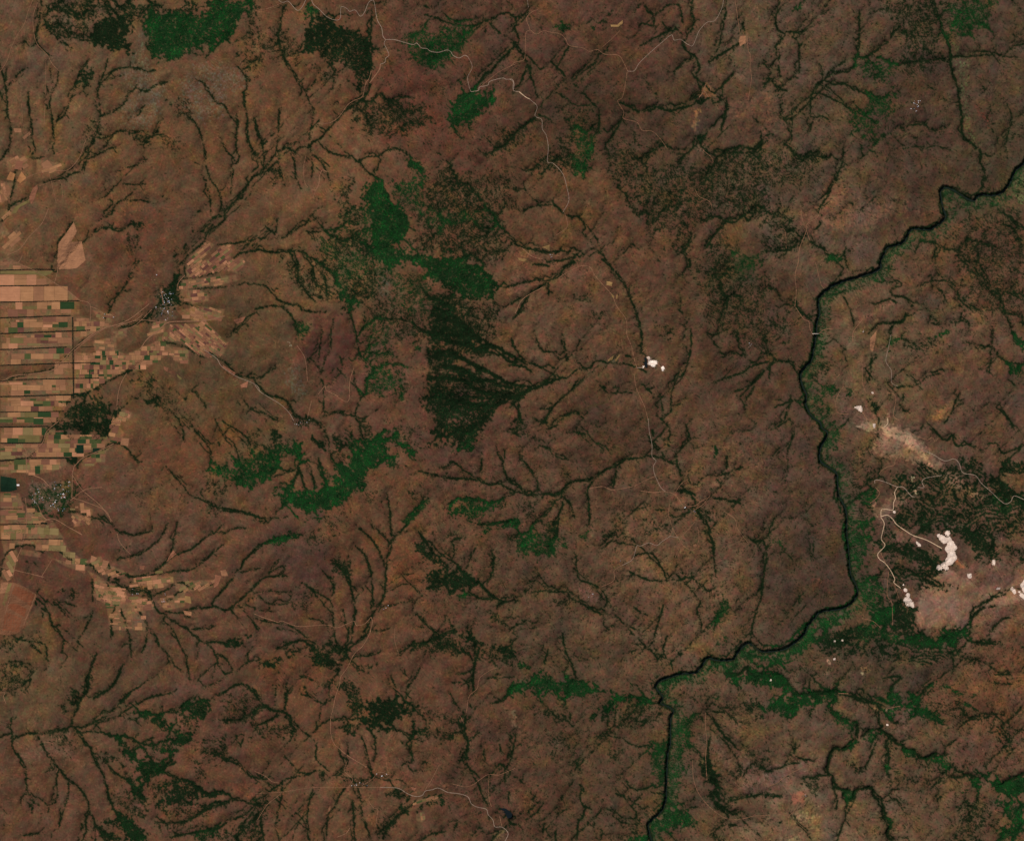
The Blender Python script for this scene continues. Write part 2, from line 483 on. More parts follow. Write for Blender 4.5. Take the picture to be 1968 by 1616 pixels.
s3 130,1380 50,1420 0,1440
s4 60,1430 80,1614
s2 520,1280 450,1380 380,1440 320,1500 230,1510
s3 320,1500 260,1614
s2.2 520,1545 430,1560 360,1614
s1.5 0,1500 30,1480
s2.8 780,1390 880,1385 920,1390
s3 1030,1360 1100,1350
s1.5 680,1330 740,1390
s2 1370,900 1370,1040 1340,1180 1310,1250 1260,1280 1230,1370 1215,1450 1220,1530 1150,1560
s2 1140,1400 1160,1540
s2 1220,1490 1300,1470
s1.5 1080,1300 1090,1350
e3 1250,490 1170,600 1100,660
e3 1000,830 1050,770 1150,740 1300,730
e3 750,20 690,150
e3 850,260 780,370
e3 960,560 920,620
e3 400,1600 500,1540 620,1490 740,1460
K.45 950,0 1240,0 1280,60 1200,100 1250,200 1300,300 1240,330 1200,150 1050,100
K.3 1350,370 1500,400 1968,500 1968,1100 1700,1000 1600,900 1480,900 1450,750 1500,600 1380,500
K.35 1100,870 1160,870 1230,900 1200,960
K.3 480,660 620,650 600,700
K.3 600,780 720,780 700,870
s3 1480,90 1560,60 1620,90 1700,100 1770,50 1800,90 1870,0
s2 1620,100 1540,200 1480,300
s2 1400,200 1310,340
s3.5 1600,560 1610,650 1760,660
s2 1650,640 1640,740 1610,840
s2 1550,490 1640,490
s2.5 1500,940 1550,950 1640,910
s2 1720,930 1740,1030 1780,1080
s2 1600,1120 1700,1090
s3 1550,1310 1620,1280 1740,1240 1830,1190 1968,1150
s3 1700,1380 1780,1350 1880,1280 1920,1220
s2 1780,1450 1850,1340
s3 1360,380 1360,440
c46,52,32,.7,10 1690,360 1850,350 1850,500 1700,560
h5 1800,980 1825,980 1825,1060 1800,1060
T 1468 402
R 1365,0 1380,60 1320,120 1250,155 1140,150 1100,175 1070,240 1000,275 940,290 910,350 885,400 890,440 830,480 700,520 600,550 510,590 440,650 415,700 425,780 405,860 400,940 380,1060 360,1150 300,1210 280,1270 300,1350 325,1400 320,1480 370,1570 430,1614

t1 240,740 300,830 340,850 350,910 380,960
t1.2 418,942 450,915 490,905 520,910
t1.2 430,0 400,70 330,110 320,170 270,300 260,400 235,500 245,620 235,740
t1.2 280,0 290,80 320,150 350,240
t.9 390,400 430,560 460,610
t.8 130,150 160,170 170,300
t1.4 670,1005 670,940 700,890 740,840
c124,88,64,.7,3 730,830 830,780 900,740 980,700 900,765 780,830
po 800,980 850,920 840,1000 825,1080 800,1060
m 745,920 753,920 753,932 745,932
m 683,1498 728,1490 738,1530 720,1525 700,1510
c196,180,158,.8,1 925,1545 950,1520 945,1550 930,1614 918,1614
m 813,1385 825,1388 820,1395
t1.5 735,1525 780,1590 850,1614
t1.4 570,1250 550,1270
t1.1 600,1340 560,1400 540,1470 560,1540 640,1550
t1.2 930,1390 980,1400 995,1450 975,1560 1020,1600
t1 740,1100 745,1320 770,1390
t1 800,1400 880,1400
r1.1 960,950 940,1050 920,1150 960,1220 965,1310 1010,1340
s3 350,240 400,280 460,300 470,340 560,345
s2.5 620,290 610,340 630,430 680,490
G.6 470,370 580,350 590,380 480,400
s3.5 250,270 180,310 60,320
s2 0,610 50,600 100,620 130,690 210,730 240,710
s3 240,690 260,760 310,800 340,820 400,800
K.35 0,20 250,60 270,250 200,300 0,350
K.35 0,800 220,760 200,1000 50,1010
s2 0,1160 200,1150 230,1210
s2 50,1170 40,1300
s2 200,1410 190,1500 150,1600
s2 80,1500 220,1450 290,1450
K.5 380,1130 520,1150 500,1250 330,1290 310,1230
G.5 340,1380 520,1320 550,1380 450,1450 530,1614 430,1600 330,1480
G.7 590,1350 660,1350 680,1400 620,1420
D.8 770,1440 860,1470 840,1530 790,1490
G.55 420,830 420,1100 380,1130 380,1000
s3.5 450,660 550,640 620,610
s2.8 840,540 900,550 880,500 960,490
s2.5 940,560 1010,545 1040,580 970,600 960,640 1000,660 1070,670 1110,700
s2.5 970,690 1000,710
s1.5 830,720 950,680
s1.2 600,660 650,760 680,880
s2.8 1070,780 1060,840 1000,860 880,870 830,900 790,940
s1.5 1140,790 1080,810
s2.5 970,890 960,940
G.7 960,980 1030,970 980,1050 940,1090
s3 820,1110 810,1180 795,1290
s2.5 1150,300 1200,240 1320,270 1330,310 1290,380
s2.8 1310,595 1360,640 1380,710
s2 1460,620 1480,680 1540,740 1650,770
s1.5 1180,580 1250,550 1400,545 1450,590
s2.2 1270,860 1340,880
s2.2 1430,860 1530,850 1555,900
G.85 1220,970 1340,950 1390,900 1400,930 1330,970
K.35 1060,1000 1300,960 1400,1040 1100,1120
s3 1770,20 1860,60 1920,120 1968,150
s2.5 1800,110 1880,150 1920,210 1950,240
s2 1560,270 1700,270 1730,300
s2 1620,300 1620,400 1690,510 1720,590 1800,690 1810,760 1850,850 1870,920 1900,970
G.95 1880,940 1968,1000 1968,1080 1910,1050
s2.5 1600,1050 1660,1050 1720,1040 1780,1120 1840,1160 1968,1170
G.85 1830,1160 1960,1180 1940,1250 1870,1230
s1.8 1730,900 1720,1040 1710,1140 1700,1230
s2.2 1840,620 1900,660 1968,690
s2.5 1870,800 1940,800 1960,880
K.25 1050,200 1968,0 1968,900 1500,1050 1060,700
s3 970,1350 1050,1340
s2.2 1060,1390 1050,1440 1030,1480 1070,1530 1110,1540
s1.8 1060,1340 1150,1330 1240,1270 1340,1240
s2.5 1365,1614 1420,1530 1450,1440 1480,1390
s1.5 1420,1510 1500,1470
s2.5 1790,1490 1830,1560 1870,1614
c124,90,58,.7,5 1240,1590 1440,1430 1440,1500 1350,1614
c62,54,44,.6,20 1800,1280 1968,1250 1968,1500 1850,1450
c112,78,54,.6,14 430,0 900,0 850,100 600,150 330,150
c98,74,62,.6,16 620,250 760,200 820,350 700,420 640,380
c66,60,46,.6,14 1150,650 1450,750 1400,850 1180,830
c98,70,56,.5,14 450,740 800,700 980,760 800,880 500,880
c70,84,56,.7,4 900,360 1070,260 1130,200 1110,270 960,350 900,430
T 0 804
w2 0,65 360,60
w2 0,187 305,185
w2 0,322 200,300
w2 235,302 570,298
w1.5 0,683 160,683
w2 0,803 350,798
w1.5 0,918 470,910
w3 310,790 350,795
s2 430,0 400,60 340,100 310,190 240,270 200,300 0,320
t1 440,20 350,100 310,195 190,300
t1 140,190 190,240 195,320 200,420
D.9 430,0 820,0 800,120 620,120 520,90 440,60
D.97 500,305 575,305 575,350 500,350
s2.2 590,350 620,310 700,260 780,230 860,185 950,215 1040,330
t1.2 860,190 760,240 640,290 580,340 550,400 540,600
F8,10,7,.95 810,20 850,0 920,0 900,60 940,110 920,170 860,180 800,190
po 920,150 980,150 970,210 910,200
F0,11,12,1 0,75 360,70 310,180 0,183
F0,9,8,1 480,125 800,125 810,190 570,290 200,290 330,190 350,90 480,90
F0,12,8,1 0,195 300,195 200,290 0,310
F0,9,9,.9 0,330 240,310 500,310 500,350 400,400 240,430 130,400 70,420 0,420
F0,10,8,.8 610,320 760,240 850,210 800,250 790,340 740,330 640,390 615,380
pd 575,200 630,200 630,265 575,265
pd 700,225 750,225 740,260 700,260
pg 50,150 135,150 135,185 50,185
pg 250,0 325,0 325,45 250,45
pd 0,435 120,455 125,540 70,555 0,555
pg 260,360 300,360 300,420 262,420
pw 125,498 145,498 145,510 125,510
F0,9,8,1 0,565 140,565 170,660 190,780 0,800 0,690
F0,9,8,.9 200,680 300,700 350,780 360,800 0,900 0,810 190,790
F3,7,12,1 0,812 180,820 360,810 400,780 480,910 0,912
F3,7,12,1 10,925 160,920 470,918 520,1000 640,1080 660,1120 640,1150 500,1060 440,990 320,1010 250,960 170,960 100,970 30,1020
F10,14,7,.8 150,990 310,1010 300,1050 150,1030
F60,9,8,.7 40,1030 120,990 140,1050 80,1220 0,1200 10,1150
F0,9,9,.9 500,650 590,660 580,710 520,690
F-5,6,16,.9 600,640 700,690 690,740 600,705
F40,7,5,.7 530,710 690,750 690,790 560,820
h60 220,490 290,490 320,560 400,620 410,480 530,480 530,600 430,620 490,680 480,710 420,690 330,660 250,640
G.35 230,500 530,500 500,680 300,680 240,620
c96,64,48,.8,12 540,370 640,380 760,480 780,640 560,620 540,480 420,420
t1.2 250,430 320,460 380,520
t1.2 300,790 400,760 530,830 620,880
t1 540,420 620,540 760,660 850,780
t.9 530,620 640,540 770,520
t.9 540,600 640,630 800,700 840,790
t1.2 285,660 330,750 400,780
t1 160,980 120,1080 95,1200
t1 190,600 200,750 180,900 160,960
t.9 885,870 910,940 990,1030
t.8 390,1070 310,1200
t.9 330,1200 0,1120
s2.3 0,1190 30,1050 90,990 160,960 240,960 310,1005 380,990 440,1000 500,1050 570,1090 640,1110 690,1110 740,1170 800,1150 860,1160 960,1190 1060,1195 1130,1170 1230,1110 1310,1040 1440,990 1540,910 1630,860 1710,860
s3.5 450,1000 500,1050 570,1090
s2 1710,860 1780,830 1860,830
s1.8 1630,860 1690,800
s2 880,1070 950,1050 1050,1030 1130,980 1200,920 1240,850 1270,790
s1.8 1260,1090 1300,980 1320,900 1340,780
s2 1060,1195 1250,1165 1400,1150 1480,1130 1550,1070 1620,1010 1690,950
s2.2 590,710 700,750 790,770 840,800 890,850 940,860 990,885 1080,870 1150,850
s3 500,700 600,710
s1.3 600,800 700,760
s2 1260,360 1350,470 1400,530 1450,590 1500,600
s4.5 1470,595 1540,620 1620,665 1700,680 1800,695 1900,725 1968,745
s3 1690,700 1850,700
s1.8 1350,0 1390,100 1390,180
s1.8 1470,80 1560,190 1600,260 1610,340
s2.5 1630,0 1680,110 1760,180 1790,240 1810,330
s2 1680,20 1850,130 1900,210
G.7 1560,390 1680,330 1740,360 1840,340 1860,260 1968,250 1968,500 1860,540 1700,460 1600,440
D.7 1720,420 1850,360 1968,360 1968,490 1880,500
K.4 1560,440 1750,500 1700,600 1560,540
K.35 1850,150 1968,100 1968,330 1850,300
K.2 1030,540 1460,640 1300,720 1030,680
K.3 1560,660 1700,680 1640,740 1560,730
s2.5 1968,950 1900,1020 1850,1070 1820,1130 1780,1160 1770,1200 1700,1280 1640,1350 1600,1400
s1.5 1830,1160 1968,1130
s2 820,1100 830,1150 820,1220 880,1240 900,1270 970,1280 990,1330
s3 870,1210 900,1230 880,1270
s4 960,1280 990,1310 1060,1300 1120,1310 1150,1360
s2.5 1150,1360 1200,1320 1270,1290 1320,1250 1380,1240 1440,1280 1530,1270 1640,1235
s2.2 1150,1360 1160,1400 1200,1460 1250,1480 1300,1530 1340,1550 1420,1590 1500,1590 1630,1560
s2 1250,1460 1320,1470 1380,1470 1420,1445 1560,1430 1620,1425 1720,1445 1800,1410
s2.2 1720,1445 1820,1370 1880,1310 1968,1230
s2.2 1840,1410 1900,1360 1968,1350
s2 1800,1410 1860,1460 1930,1550 1968,1590
s2 1850,1400 1968,1450
s1.5 1750,1450 1840,1560
s1.5 1200,1400 1280,1370 1340,1320 1450,1280
s1.5 1400,1480 1460,1520
s1.5 810,1250 860,1360
s2 1250,1480 1240,1530 1290,1570 1310,1614
s3 700,1220 700,1320 700,1380
s1.8 270,1360 320,1400 370,1480 390,1550 460,1614
s2.5 700,1460 670,1540 630,1614
s1.8 400,1390 450,1430 490,1490
K.5 440,1280 500,1290 490,1340 450,1320
K.5 540,1300 590,1310 580,1380 540,1360
s2 490,1390 580,1420
s1.5 870,1410 850,1500
s3.5 845,1530 840,1614
s1.8 910,1440 950,1540 970,1614
s1.8 1030,1430 1100,1530 1150,1614
K.6 900,970 960,970 950,1000 900,1000
po 690,1035 735,1055 715,1080 680,1090
po 780,1070 825,1080 800,1140 765,1130
pb 1310,995 1335,1025 1290,1060 1260,1085 1280,1040
pb 1055,1115 1095,1115 1090,1145 1060,1140
po 495,1070 540,1075 535,1105 495,1100
F-30,9,5,.8 660,1150 740,1190 820,1240 810,1270 700,1210
F-8,14,6,.9 1160,1160 1250,1120 1260,1160 1180,1175
F-8,9,8,.9 1020,1210 1130,1190 1310,1195 1320,1240 1220,1280 1100,1290 980,1270
pc 1290,1200 1310,1200 1315,1240 1290,1235
F5,9,8,.6 720,1320 880,1250 950,1300 960,1390 820,1390 720,1360
F20,8,6,.8 1010,1360 1120,1370 1100,1430 1020,1410
po 1670,1150 1710,1140 1730,1190 1680,1190
pb 1630,1180 1680,1190 1650,1260 1620,1280
pc 1400,1340 1440,1345 1450,1400 1400,1385
po 1385,1450 1450,1460 1450,1490 1400,1485
pc 960,1465 990,1450 1000,1470 970,1485
po 960,1520 995,1520 990,1540 960,1540
F0,8,7,.25 800,1380 1100,1400 1100,1600 830,1600
F0,8,5,.3 1180,1380 1400,1300 1400,1420 1250,1450
K.45 1000,1220 1000,1300 1120,1350 1160,1300
h10 1210,1320 1300,1300 1300,1380 1220,1390
h6 1080,1280 1000,1290 1000,1340 1080,1340
po 10,1240 60,1240 50,1310 0,1330 0,1260
pe 0,1232 60,1236 120,1245 180,1270 230,1300 268,1325 275,1345 255,1400 225,1470 195,1550 165,1600 120,1630 60,1640 0,1630
pr 90,1320 120,1262 262,1332 232,1420
pr 80,1400 200,1440 190,1500 60,1420
pr 40,1460 170,1510 140,1614 20,1600
pl 60,1250 90,1245 70,1310 40,1320
c104,70,46,.6,8 0,1230 120,1240 275,1330 200,1560 120,1614 0,1600
t1.2 270,1330 235,1420 180,1560
t.9 105,1250 40,1480
c84,56,40,.5,20 120,1040 400,1060 500,1150 680,1200 690,1400 400,1450 280,1330 100,1220
c84,52,38,.5,16 520,860 840,870 880,960 820,1070 640,1050
c96,58,40,.5,20 900,250 1300,100 1968,50 1600,300 1400,500 1100,350
c104,74,44,.5,8 1060,380 1120,380 1110,520 1070,520
c104,74,44,.5,8 1180,440 1220,450 1200,620 1140,620
T 490 804
D.9 1370,0 1760,0 1750,60 1680,160 1620,240 1500,260 1500,220 1350,230 1330,200 1400,170 1520,180 1480,120 1380,130 1310,120 1360,60
G.9 1620,130 1680,160 1640,230 1520,260 1500,240 1590,180
G.98 840,180 920,120 940,100 980,130 1000,180 1000,220 1040,230 1060,290 1080,360 1060,400 1000,390 1000,330 940,340 900,380 860,420 850,480 800,520 740,580 680,620 600,680 500,700 490,770 465,770 460,720 400,740 330,700 290,650 200,630 160,580 190,540 280,520 440,540 500,480 560,520 580,470 620,420 620,370 720,340 720,280 820,260
G.9 930,100 1000,70 1060,90 1110,160 1180,220 1230,260 1210,320 1160,290 1100,180 1060,110 1010,120
G.85 0,300 60,240 180,180 300,180 350,200 350,300 260,270 200,320 150,400 110,480 0,500
D.5 10,220 200,150 320,180 200,240 20,320
D.97 120,100 180,90 200,130 170,190 120,160
D.98 415,130 450,130 520,200 520,230 480,220 430,170
D.98 590,130 620,120 680,180 690,230 640,255 600,180
s4.5 350,260 330,380 290,500
s4 340,370 360,460 390,540
s4 410,350 440,440 460,520
s6 480,300 510,400 540,480 560,560
s2 560,170 580,280 600,350
s2 520,60 560,170
s2 720,60 740,150 760,200 800,260
s2 790,20 810,120 830,200
G.4 520,380 600,440 560,480

K.5 600,260 720,270 700,360 640,350
G.6 720,170 830,200 820,270 730,260
K.6 830,20 900,100 840,160 780,40
s2.5 400,20 480,30 530,60
D.45 300,0 500,0 480,40 340,60
h14 270,30 430,0 440,20 310,60
c170,150,140,.8,1 355,0 375,0 370,12
s2 130,440 220,420 290,390
s2 170,520 250,520
K.3 1000,30 1250,60 1260,220 1150,200 1060,90
K.45 1040,310 1150,370 1060,380
s2.5 1240,400 1350,420 1450,450 1560,450 1680,460
s4 1430,450 1560,455 1700,465
s2.2 1400,370 1450,360 1490,330 1540,350 1580,390 1660,440 1700,470 1780,500 1840,490 1900,520 1968,560
s1.8 1820,240 1870,330 1890,400 1910,450 1968,500
s1.8 1890,240 1880,330
s1.8 1720,260 1700,450
s2.5 1968,560 1890,600 1800,635 1720,620 1630,620 1550,610 1450,650
G.75 1460,720 1530,640 1600,610 1700,630 1800,650 1850,640 1760,700 1700,760 1620,770 1530,740
K.4 1850,620 1920,640 1820,740
s4 1690,800 1800,800 1900,775 1968,770
G.7 1680,880 1760,830 1840,800 1968,780 1968,830 1820,830 1700,890
s3 1310,600 1250,670 1190,750 1120,830 1070,870 1040,940
G.65 1300,600 1310,660 1220,720 1130,810 1120,780 1230,680
s2 1070,880 1150,850
s2.3 1000,560 1010,640 1025,700 1025,800 1035,900 1030,950
s2 880,800 940,850 1000,910 1030,950
s3 1040,940 1020,1010 1000,1080 990,1200 985,1300 960,1380 910,1450 880,1500
s4 880,1500 850,1580 820,1614
s2.5 790,830 850,880 900,930 940,1000 980,1090
s2.8 760,960 820,1010 860,1090 880,1180 890,1300 900,1420
s1.5 990,1310 1080,1270 1130,1250 1220,1260
s1.3 1000,1260 1060,1220 1100,1190 1200,1170
s1.5 950,1420 1060,1410 1100,1390 1200,1385
s3 600,1060 650,1110 700,1150 720,1250 740,1340 760,1440 740,1614
D.6 570,1090 720,1060 730,1200 600,1180
s3.5 690,1130 730,1250 770,1300
s3 540,1180 590,1250 600,1320
s2.8 360,1240 420,1280 480,1320 550,1360 580,1400 590,1500 600,1614
s2 410,1510 500,1530 580,1590
s1.8 670,1440 690,1550
s2 750,1500 770,1450
K.35 820,550 930,550 920,640 830,620
K.3 1140,520 1230,560 1240,620 1160,580
K.3 640,680 720,690 700,740 640,740
K.35 530,740 640,760 640,860 560,860
K.3 340,1280 450,1280 420,1400 340,1380
K.3 280,1380 400,1380 400,1450 300,1450
G.7 100,920 200,880 300,860 320,900 220,950 130,970
s2.5 0,1010 60,950 130,920 240,890 330,880
s2 0,740 60,750 130,755 250,740
s2 0,770 100,780
c112,88,50,.6,8 290,700 400,740 400,780 340,920 240,980 330,830
s2 0,1270 60,1210 130,1190 240,1190
s2 0,1320 120,1300 200,1310 290,1310
s2 0,1350 50,1355 110,1400 200,1405 270,1390
s1.5 190,1180 230,1110 110,1160
s1.4 110,1170 140,1110 190,1060
s1.4 0,1440 60,1450 150,1460
s2 0,1510 80,1530 200,1550 280,1570 350,1614
s2 0,1560 40,1614
t1.7 0,1475 60,1500 120,1520 180,1540
t1.2 180,1540 210,1530 330,1570 480,1560 560,1560 620,1580 700,1550 750,1530 770,1560 830,1550 880,1500
t1.2 880,1500 890,1540 870,1614
K.2 0,560 160,560 160,700 0,700
K.3 400,860 570,880 560,980 440,960
s5.5 1240,860 1290,930 1350,1010 1410,1070 1460,1120
D.85 1200,960 1280,940 1380,1040 1450,1120 1400,1120 1330,1090 1250,1040 1200,990
D.97 1290,1150 1380,1140 1480,1150 1560,1160 1620,1190 1690,1240 1640,1280 1560,1300 1500,1350 1440,1320 1440,1290 1380,1290 1370,1320 1320,1290 1290,1200
s3.5 1690,1240 1740,1290 1800,1350 1870,1380 1910,1385
G.8 1520,1330 1620,1300 1600,1370 1540,1390
s3.5 1620,1310 1700,1360 1800,1370
s2.5 1830,1440 1850,1400 1968,1370
s2.5 1490,1080 1510,1000 1500,920 1560,900
K.4 1480,860 1570,870 1540,960 1490,940
s2.5 1530,1100 1560,1160
s2.5 1600,1130 1640,1030 1670,980
s2.2 1790,1020 1810,1080 1780,1200 1750,1250
K.4 1780,1030 1850,1100 1800,1200
K.2 1200,400 1968,300 1968,1614 1200,1614
s2.5 1230,1480 1300,1540 1350,1600
s1.5 1230,1570 1330,1580
s1.8 1470,1520 1500,1600
D.5 1760,1470 1830,1480 1860,1540 1800,1530
s1.5 1620,1614 1650,1540
K.3 1880,900 1968,880 1968,1000
h5 960,1400 1020,1400 1020,1450 960,1450
c72,46,38,.6,14 340,1100 570,980 560,1160 400,1230 280,1220
c104,64,42,.4,20 1030,960 1200,900 1290,1150 1280,1350 1050,1300 1010,1100
c70,46,30,.5,8 720,830 830,850 800,930 700,900
T 980 804
r1.1 1045,0 1055,100 1075,200 1075,285 1105,320 1085,360 1090,410 1110,460 1140,520 1175,553
t.9 1110,430 1020,470 940,515
t1.4 600,530 700,515 780,540 930,515
t1.6 980,545 1080,560 1175,553 1250,580 1310,660
t1.1 1310,660 1400,660 1440,630 1510,590 1500,540
t1.2 1510,590 1460,650 1400,690
t1 1210,640 1200,720 1220,800 1230,830 1225,850 1210,890
t1 1230,830 1275,900 1330,860 1400,780
r1 1275,900 1210,890
r1.1 1210,890 1150,930 1110,960 1050,940 990,965 960,965 930,1060 880,1095 850,1110
t1.1 850,1110 790,1150 785,1225 690,1275
t.9 1275,900 1310,960 1380,995 1420,950
t.9 1420,820 1430,900 1420,950
t.9 1620,700 1700,760 1720,830 1770,900 1800,940
t.9 1250,560 1300,490 1350,460
t.9 1280,980 1250,1050
c112,74,50,.5,10 1250,560 1400,640 1500,540 1540,580 1450,680 1420,760 1380,780 1380,690 1260,640
c110,78,50,.6,10 780,1070 880,1080 870,1130 780,1120
c106,74,60,.6,12 480,1290 620,1290 700,1350 640,1400 520,1340
c100,70,50,.5,16 1240,980 1320,1000 1450,1130 1400,1160 1250,1090
c84,64,44,.7,9 1330,880 1420,840 1430,960 1370,980
po 1385,955 1410,945 1415,965 1390,975
h4 830,1070 850,1070 850,1085 830,1085
h10 1280,630 1340,630 1420,720 1380,740
h5 590,1310 640,1310 640,1350 590,1350
K.5 1380,680 1520,700 1520,760 1380,730
K.5 30,0 100,0 140,120 60,130 20,110
K.5 170,0 280,0 250,70 190,50
s2 370,50 290,80
s2.5 0,480 60,510 100,550 130,560
s3 0,565 80,560 140,580 210,575 290,575 360,580 390,550 430,500 460,480 530,470 600,460 640,450
s2 70,250 110,330 170,400 210,470 210,570
s1.6 220,200 290,230 340,280 480,330
s1.5 400,380 460,440
s2.5 640,450 700,400 790,360 850,330 880,310 960,300 1075,285
s3 620,480 590,540 590,590 600,680 600,800
s2 830,360 805,400 800,440
s4 800,430 780,520
s2.2 1075,285 1160,300 1210,330 1270,320
s2.2 1180,40 1210,100 1195,190 1250,230 1320,200 1360,150 1340,70
s1.6 1260,230 1270,380 1350,400 1360,370
s1.6 1350,400 1360,480 1410,500 1470,440 1510,430 1590,430 1670,405
s2 640,180 720,210 760,270
s1.8 430,105 500,100 570,120
s3.5 20,105 70,130
s4.5 1075,90 1085,130
s2.5 1090,180 1130,230
D.95 1260,540 1330,540 1400,580 1380,570 1260,560
s4 1250,545 1330,545 1400,575
s3.5 1540,605 1620,610 1740,640
G.9 1550,210 1590,230 1550,290 1530,320
s3 1640,290 1640,380
s3 1720,380 1760,370
s2.2 870,700 960,690 1060,660
s2.2 1100,690 1190,690
K.4 980,750 1110,740 1110,770 980,775
s2 1210,735 1260,745 1320,720 1360,710
s2.5 1250,790 1300,750
K.5 980,830 1180,810 1210,820 1150,860 1000,870
s2.5 0,910 80,890 150,850 210,780 280,720 340,640 400,590
s2.8 410,590 390,680 370,740 360,830 350,900 300,1000
s2 420,600 460,660 490,750
G.9 0,770 60,750 90,810 30,820 0,830
K.4 60,640 230,610 200,740 100,760
G.65 30,1000 100,890 200,840 260,860 300,940 440,900 420,980 300,1050 200,1050 50,1020
G.8 60,920 150,880 200,880 180,980 60,1000
D.6 240,780 350,780 340,900 250,880
G.7 520,880 580,840 620,830 570,910 520,900
K.5 670,900 750,840 830,800 820,850 720,920
s2 720,970 760,930 880,950 960,960
s2 930,1030 1060,1020 1110,1060 1150,1140 1190,1220
s3 890,1150 950,1180 1010,1210 1100,1230 1190,1225
s3 1230,1215 1290,1225 1330,1200 1380,1210 1430,1250 1470,1280 1500,1305 1550,1280
s1.8 1290,1130 1330,1200
s1.8 1375,1210 1375,1160
s2 500,1040 515,1200 580,1240 660,1270 710,1320 735,1380 710,1440 710,1560 760,1600
s2.5 150,1230 210,1230 260,1280
s2 140,1320 220,1310 290,1300 420,1310 460,1360 550,1400 620,1450 700,1480
s4 280,1310 420,1315
s4 540,1400 630,1450
D.4 300,1370 440,1360 430,1420 320,1410
s3.5 0,1600 50,1560 110,1550
s2 80,1590 200,1580
s2.8 1160,1410 1140,1490 1100,1614
s2 930,1420 1000,1470 1040,1490
s2 920,1580 980,1600
s2.5 1500,860 1540,960 1550,1100 1560,1200
s2.2 1480,770 1520,860
s2.5 1550,1340 1600,1330 1620,1370 1600,1440
G.55 1600,1380 1650,1380 1620,1500 1570,1560 1540,1580
s3.5 1580,1500 1545,1590
s4 1810,900 1850,930 1910,920 1940,980
s2.8 1940,980 1940,1070 1920,1160 1910,1260 1900,1360 1860,1460 1840,1540 1830,1614
s1.5 1780,1460 1850,1460
K.25 1400,800 1968,700 1968,1614 1450,1614
K.2 0,0 1968,0 1968,1614 0,1614
c66,44,36,.5,20 780,1380 1200,1360 1400,1500 1000,1560 800,1500
T 1468 804
R 440,70 485,110 460,170 430,230 425,310 460,350 550,410 560,480 570,580 610,660 630,740 630,860 640,960 650,1080 660,1180 700,1260 710,1330 660,1400 590,1440 430,1465 390,1510 340,1560 325,1600 280,1662 170,1742 60,1765
K.35 420,380 600,440 660,640 780,540 860,380 700,440
G.5 470,150 540,110 560,250 480,240
G.85 640,760 720,760 830,740 820,830 740,840 660,800
G.8 740,600 830,530 870,560 840,620 760,640
s4 600,660 660,630 760,560 840,520
G.5 670,980 740,960 760,1100 700,1160 660,1080
G.4 580,410 620,400 640,500 600,640 580,560
G.95 360,1614 420,1500 560,1480 680,1420 720,1380 700,1440 560,1560 500,1614
c80,92,60,.5,6 420,1540 560,1480 680,1420 690,1480 540,1580 400,1600
G.85 840,1520 940,1480 960,1560 880,1560
B.8 960,420 1120,400 1180,350 1320,430 1460,520 1560,620 1600,780 1460,800 1300,820 1180,800 1140,700 1040,640 1000,560
B.7 1560,420 1700,420 1968,560 1968,720 1780,700 1640,600 1560,480
B.7 1500,330 1560,300 1600,420 1520,400
B.6 1780,330 1968,320 1968,420 1800,420
G.8 1720,580 1840,640 1920,640 1840,720 1780,700
B.8 1180,780 1240,820 1480,830 1620,860 1700,920 1740,1000 1800,1080 1600,1060 1560,960 1460,880 1340,860 1200,860
B.6 1600,600 1968,740 1968,900 1700,900 1500,860 1500,760
B.6 1740,900 1968,1000 1968,1100 1860,1040
B.7 820,960 1000,940 1160,980 1300,1020 1360,1120 1320,1160 1180,1120 1060,1060 940,1030
B.7 900,1020 1040,1120 1180,1180 1080,1220 1040,1300 960,1220 940,1120
s3.5 1060,1200 1140,1180 1230,1220 1330,1280
B.8 1000,640 1140,650 1140,740 1060,840 960,760 1000,700
B.65 930,760 1000,900 960,920 900,880
B.7 820,1360 1000,1320 1050,1400 1140,1440 1140,1614 960,1614 900,1500
B.6 700,1200 860,1180 900,1260 760,1300
K.35 640,640 820,640 820,900 660,880
s2 720,1280 780,1240 860,1180
K.25 1180,1150 1400,1140 1400,1320 1200,1280
s2.5 1220,70 1280,90 1340,150 1390,160 1430,120 1440,200 1560,200 1660,250
s2 1660,200 1760,190 1800,260 1880,240 1968,200
s2.5 1850,0 1890,80
s2.2 1820,1330 1740,1350 1640,1400 1570,1450 1550,1540 1510,1600
s1.8 1480,1600 1340,1600
s2 1700,1614 1780,1530 1850,1500
s2.5 1180,340 1260,380 1340,430
c152,112,82,.8,6 880,50 960,60 1100,100 1180,200 1260,320 1330,420 1220,360 1120,260 1000,160 880,130 800,60
c110,78,58,.7,12 800,0 1000,60 1180,180 1400,400 1700,620 1540,560 1200,360 1000,300 800,240 860,140 700,60
c178,160,140,.8,2 1100,150 1180,200 1120,190
c178,160,140,.7,3 1200,250 1230,340 1320,420 1260,370 1210,320
c104,72,56,.7,14 1580,1100 1968,1080 1968,1260 1800,1280 1600,1500 1500,1614 1200,1614 1140,1440 1120,1300 1340,1300 1400,1180
c96,66,50,.6,14 1900,1560 1600,1540 1700,1400 1968,1360 1968,1614
c112,78,60,.5,10 1020,1290 1180,1340 1140,1420 1040,1300
c110,74,56,.6,8 980,820 1140,890 1100,930 980,930
c150,90,62,.8,3 1450,1060 1500,1110 1560,1170 1545,1200 1500,1130 1450,1100
m 1532,1178 1556,1172 1560,1198 1540,1202
m 1755,1280 1780,1278 1775,1288 1757,1290
m 1725,1070 1738,1072 1740,1103 1722,1100
m 1150,930 1180,955 1170,965 1152,945
c200,180,152,.8,1.5 880,55 950,45 930,80 890,80
m 822,45 836,42 836,66 824,66
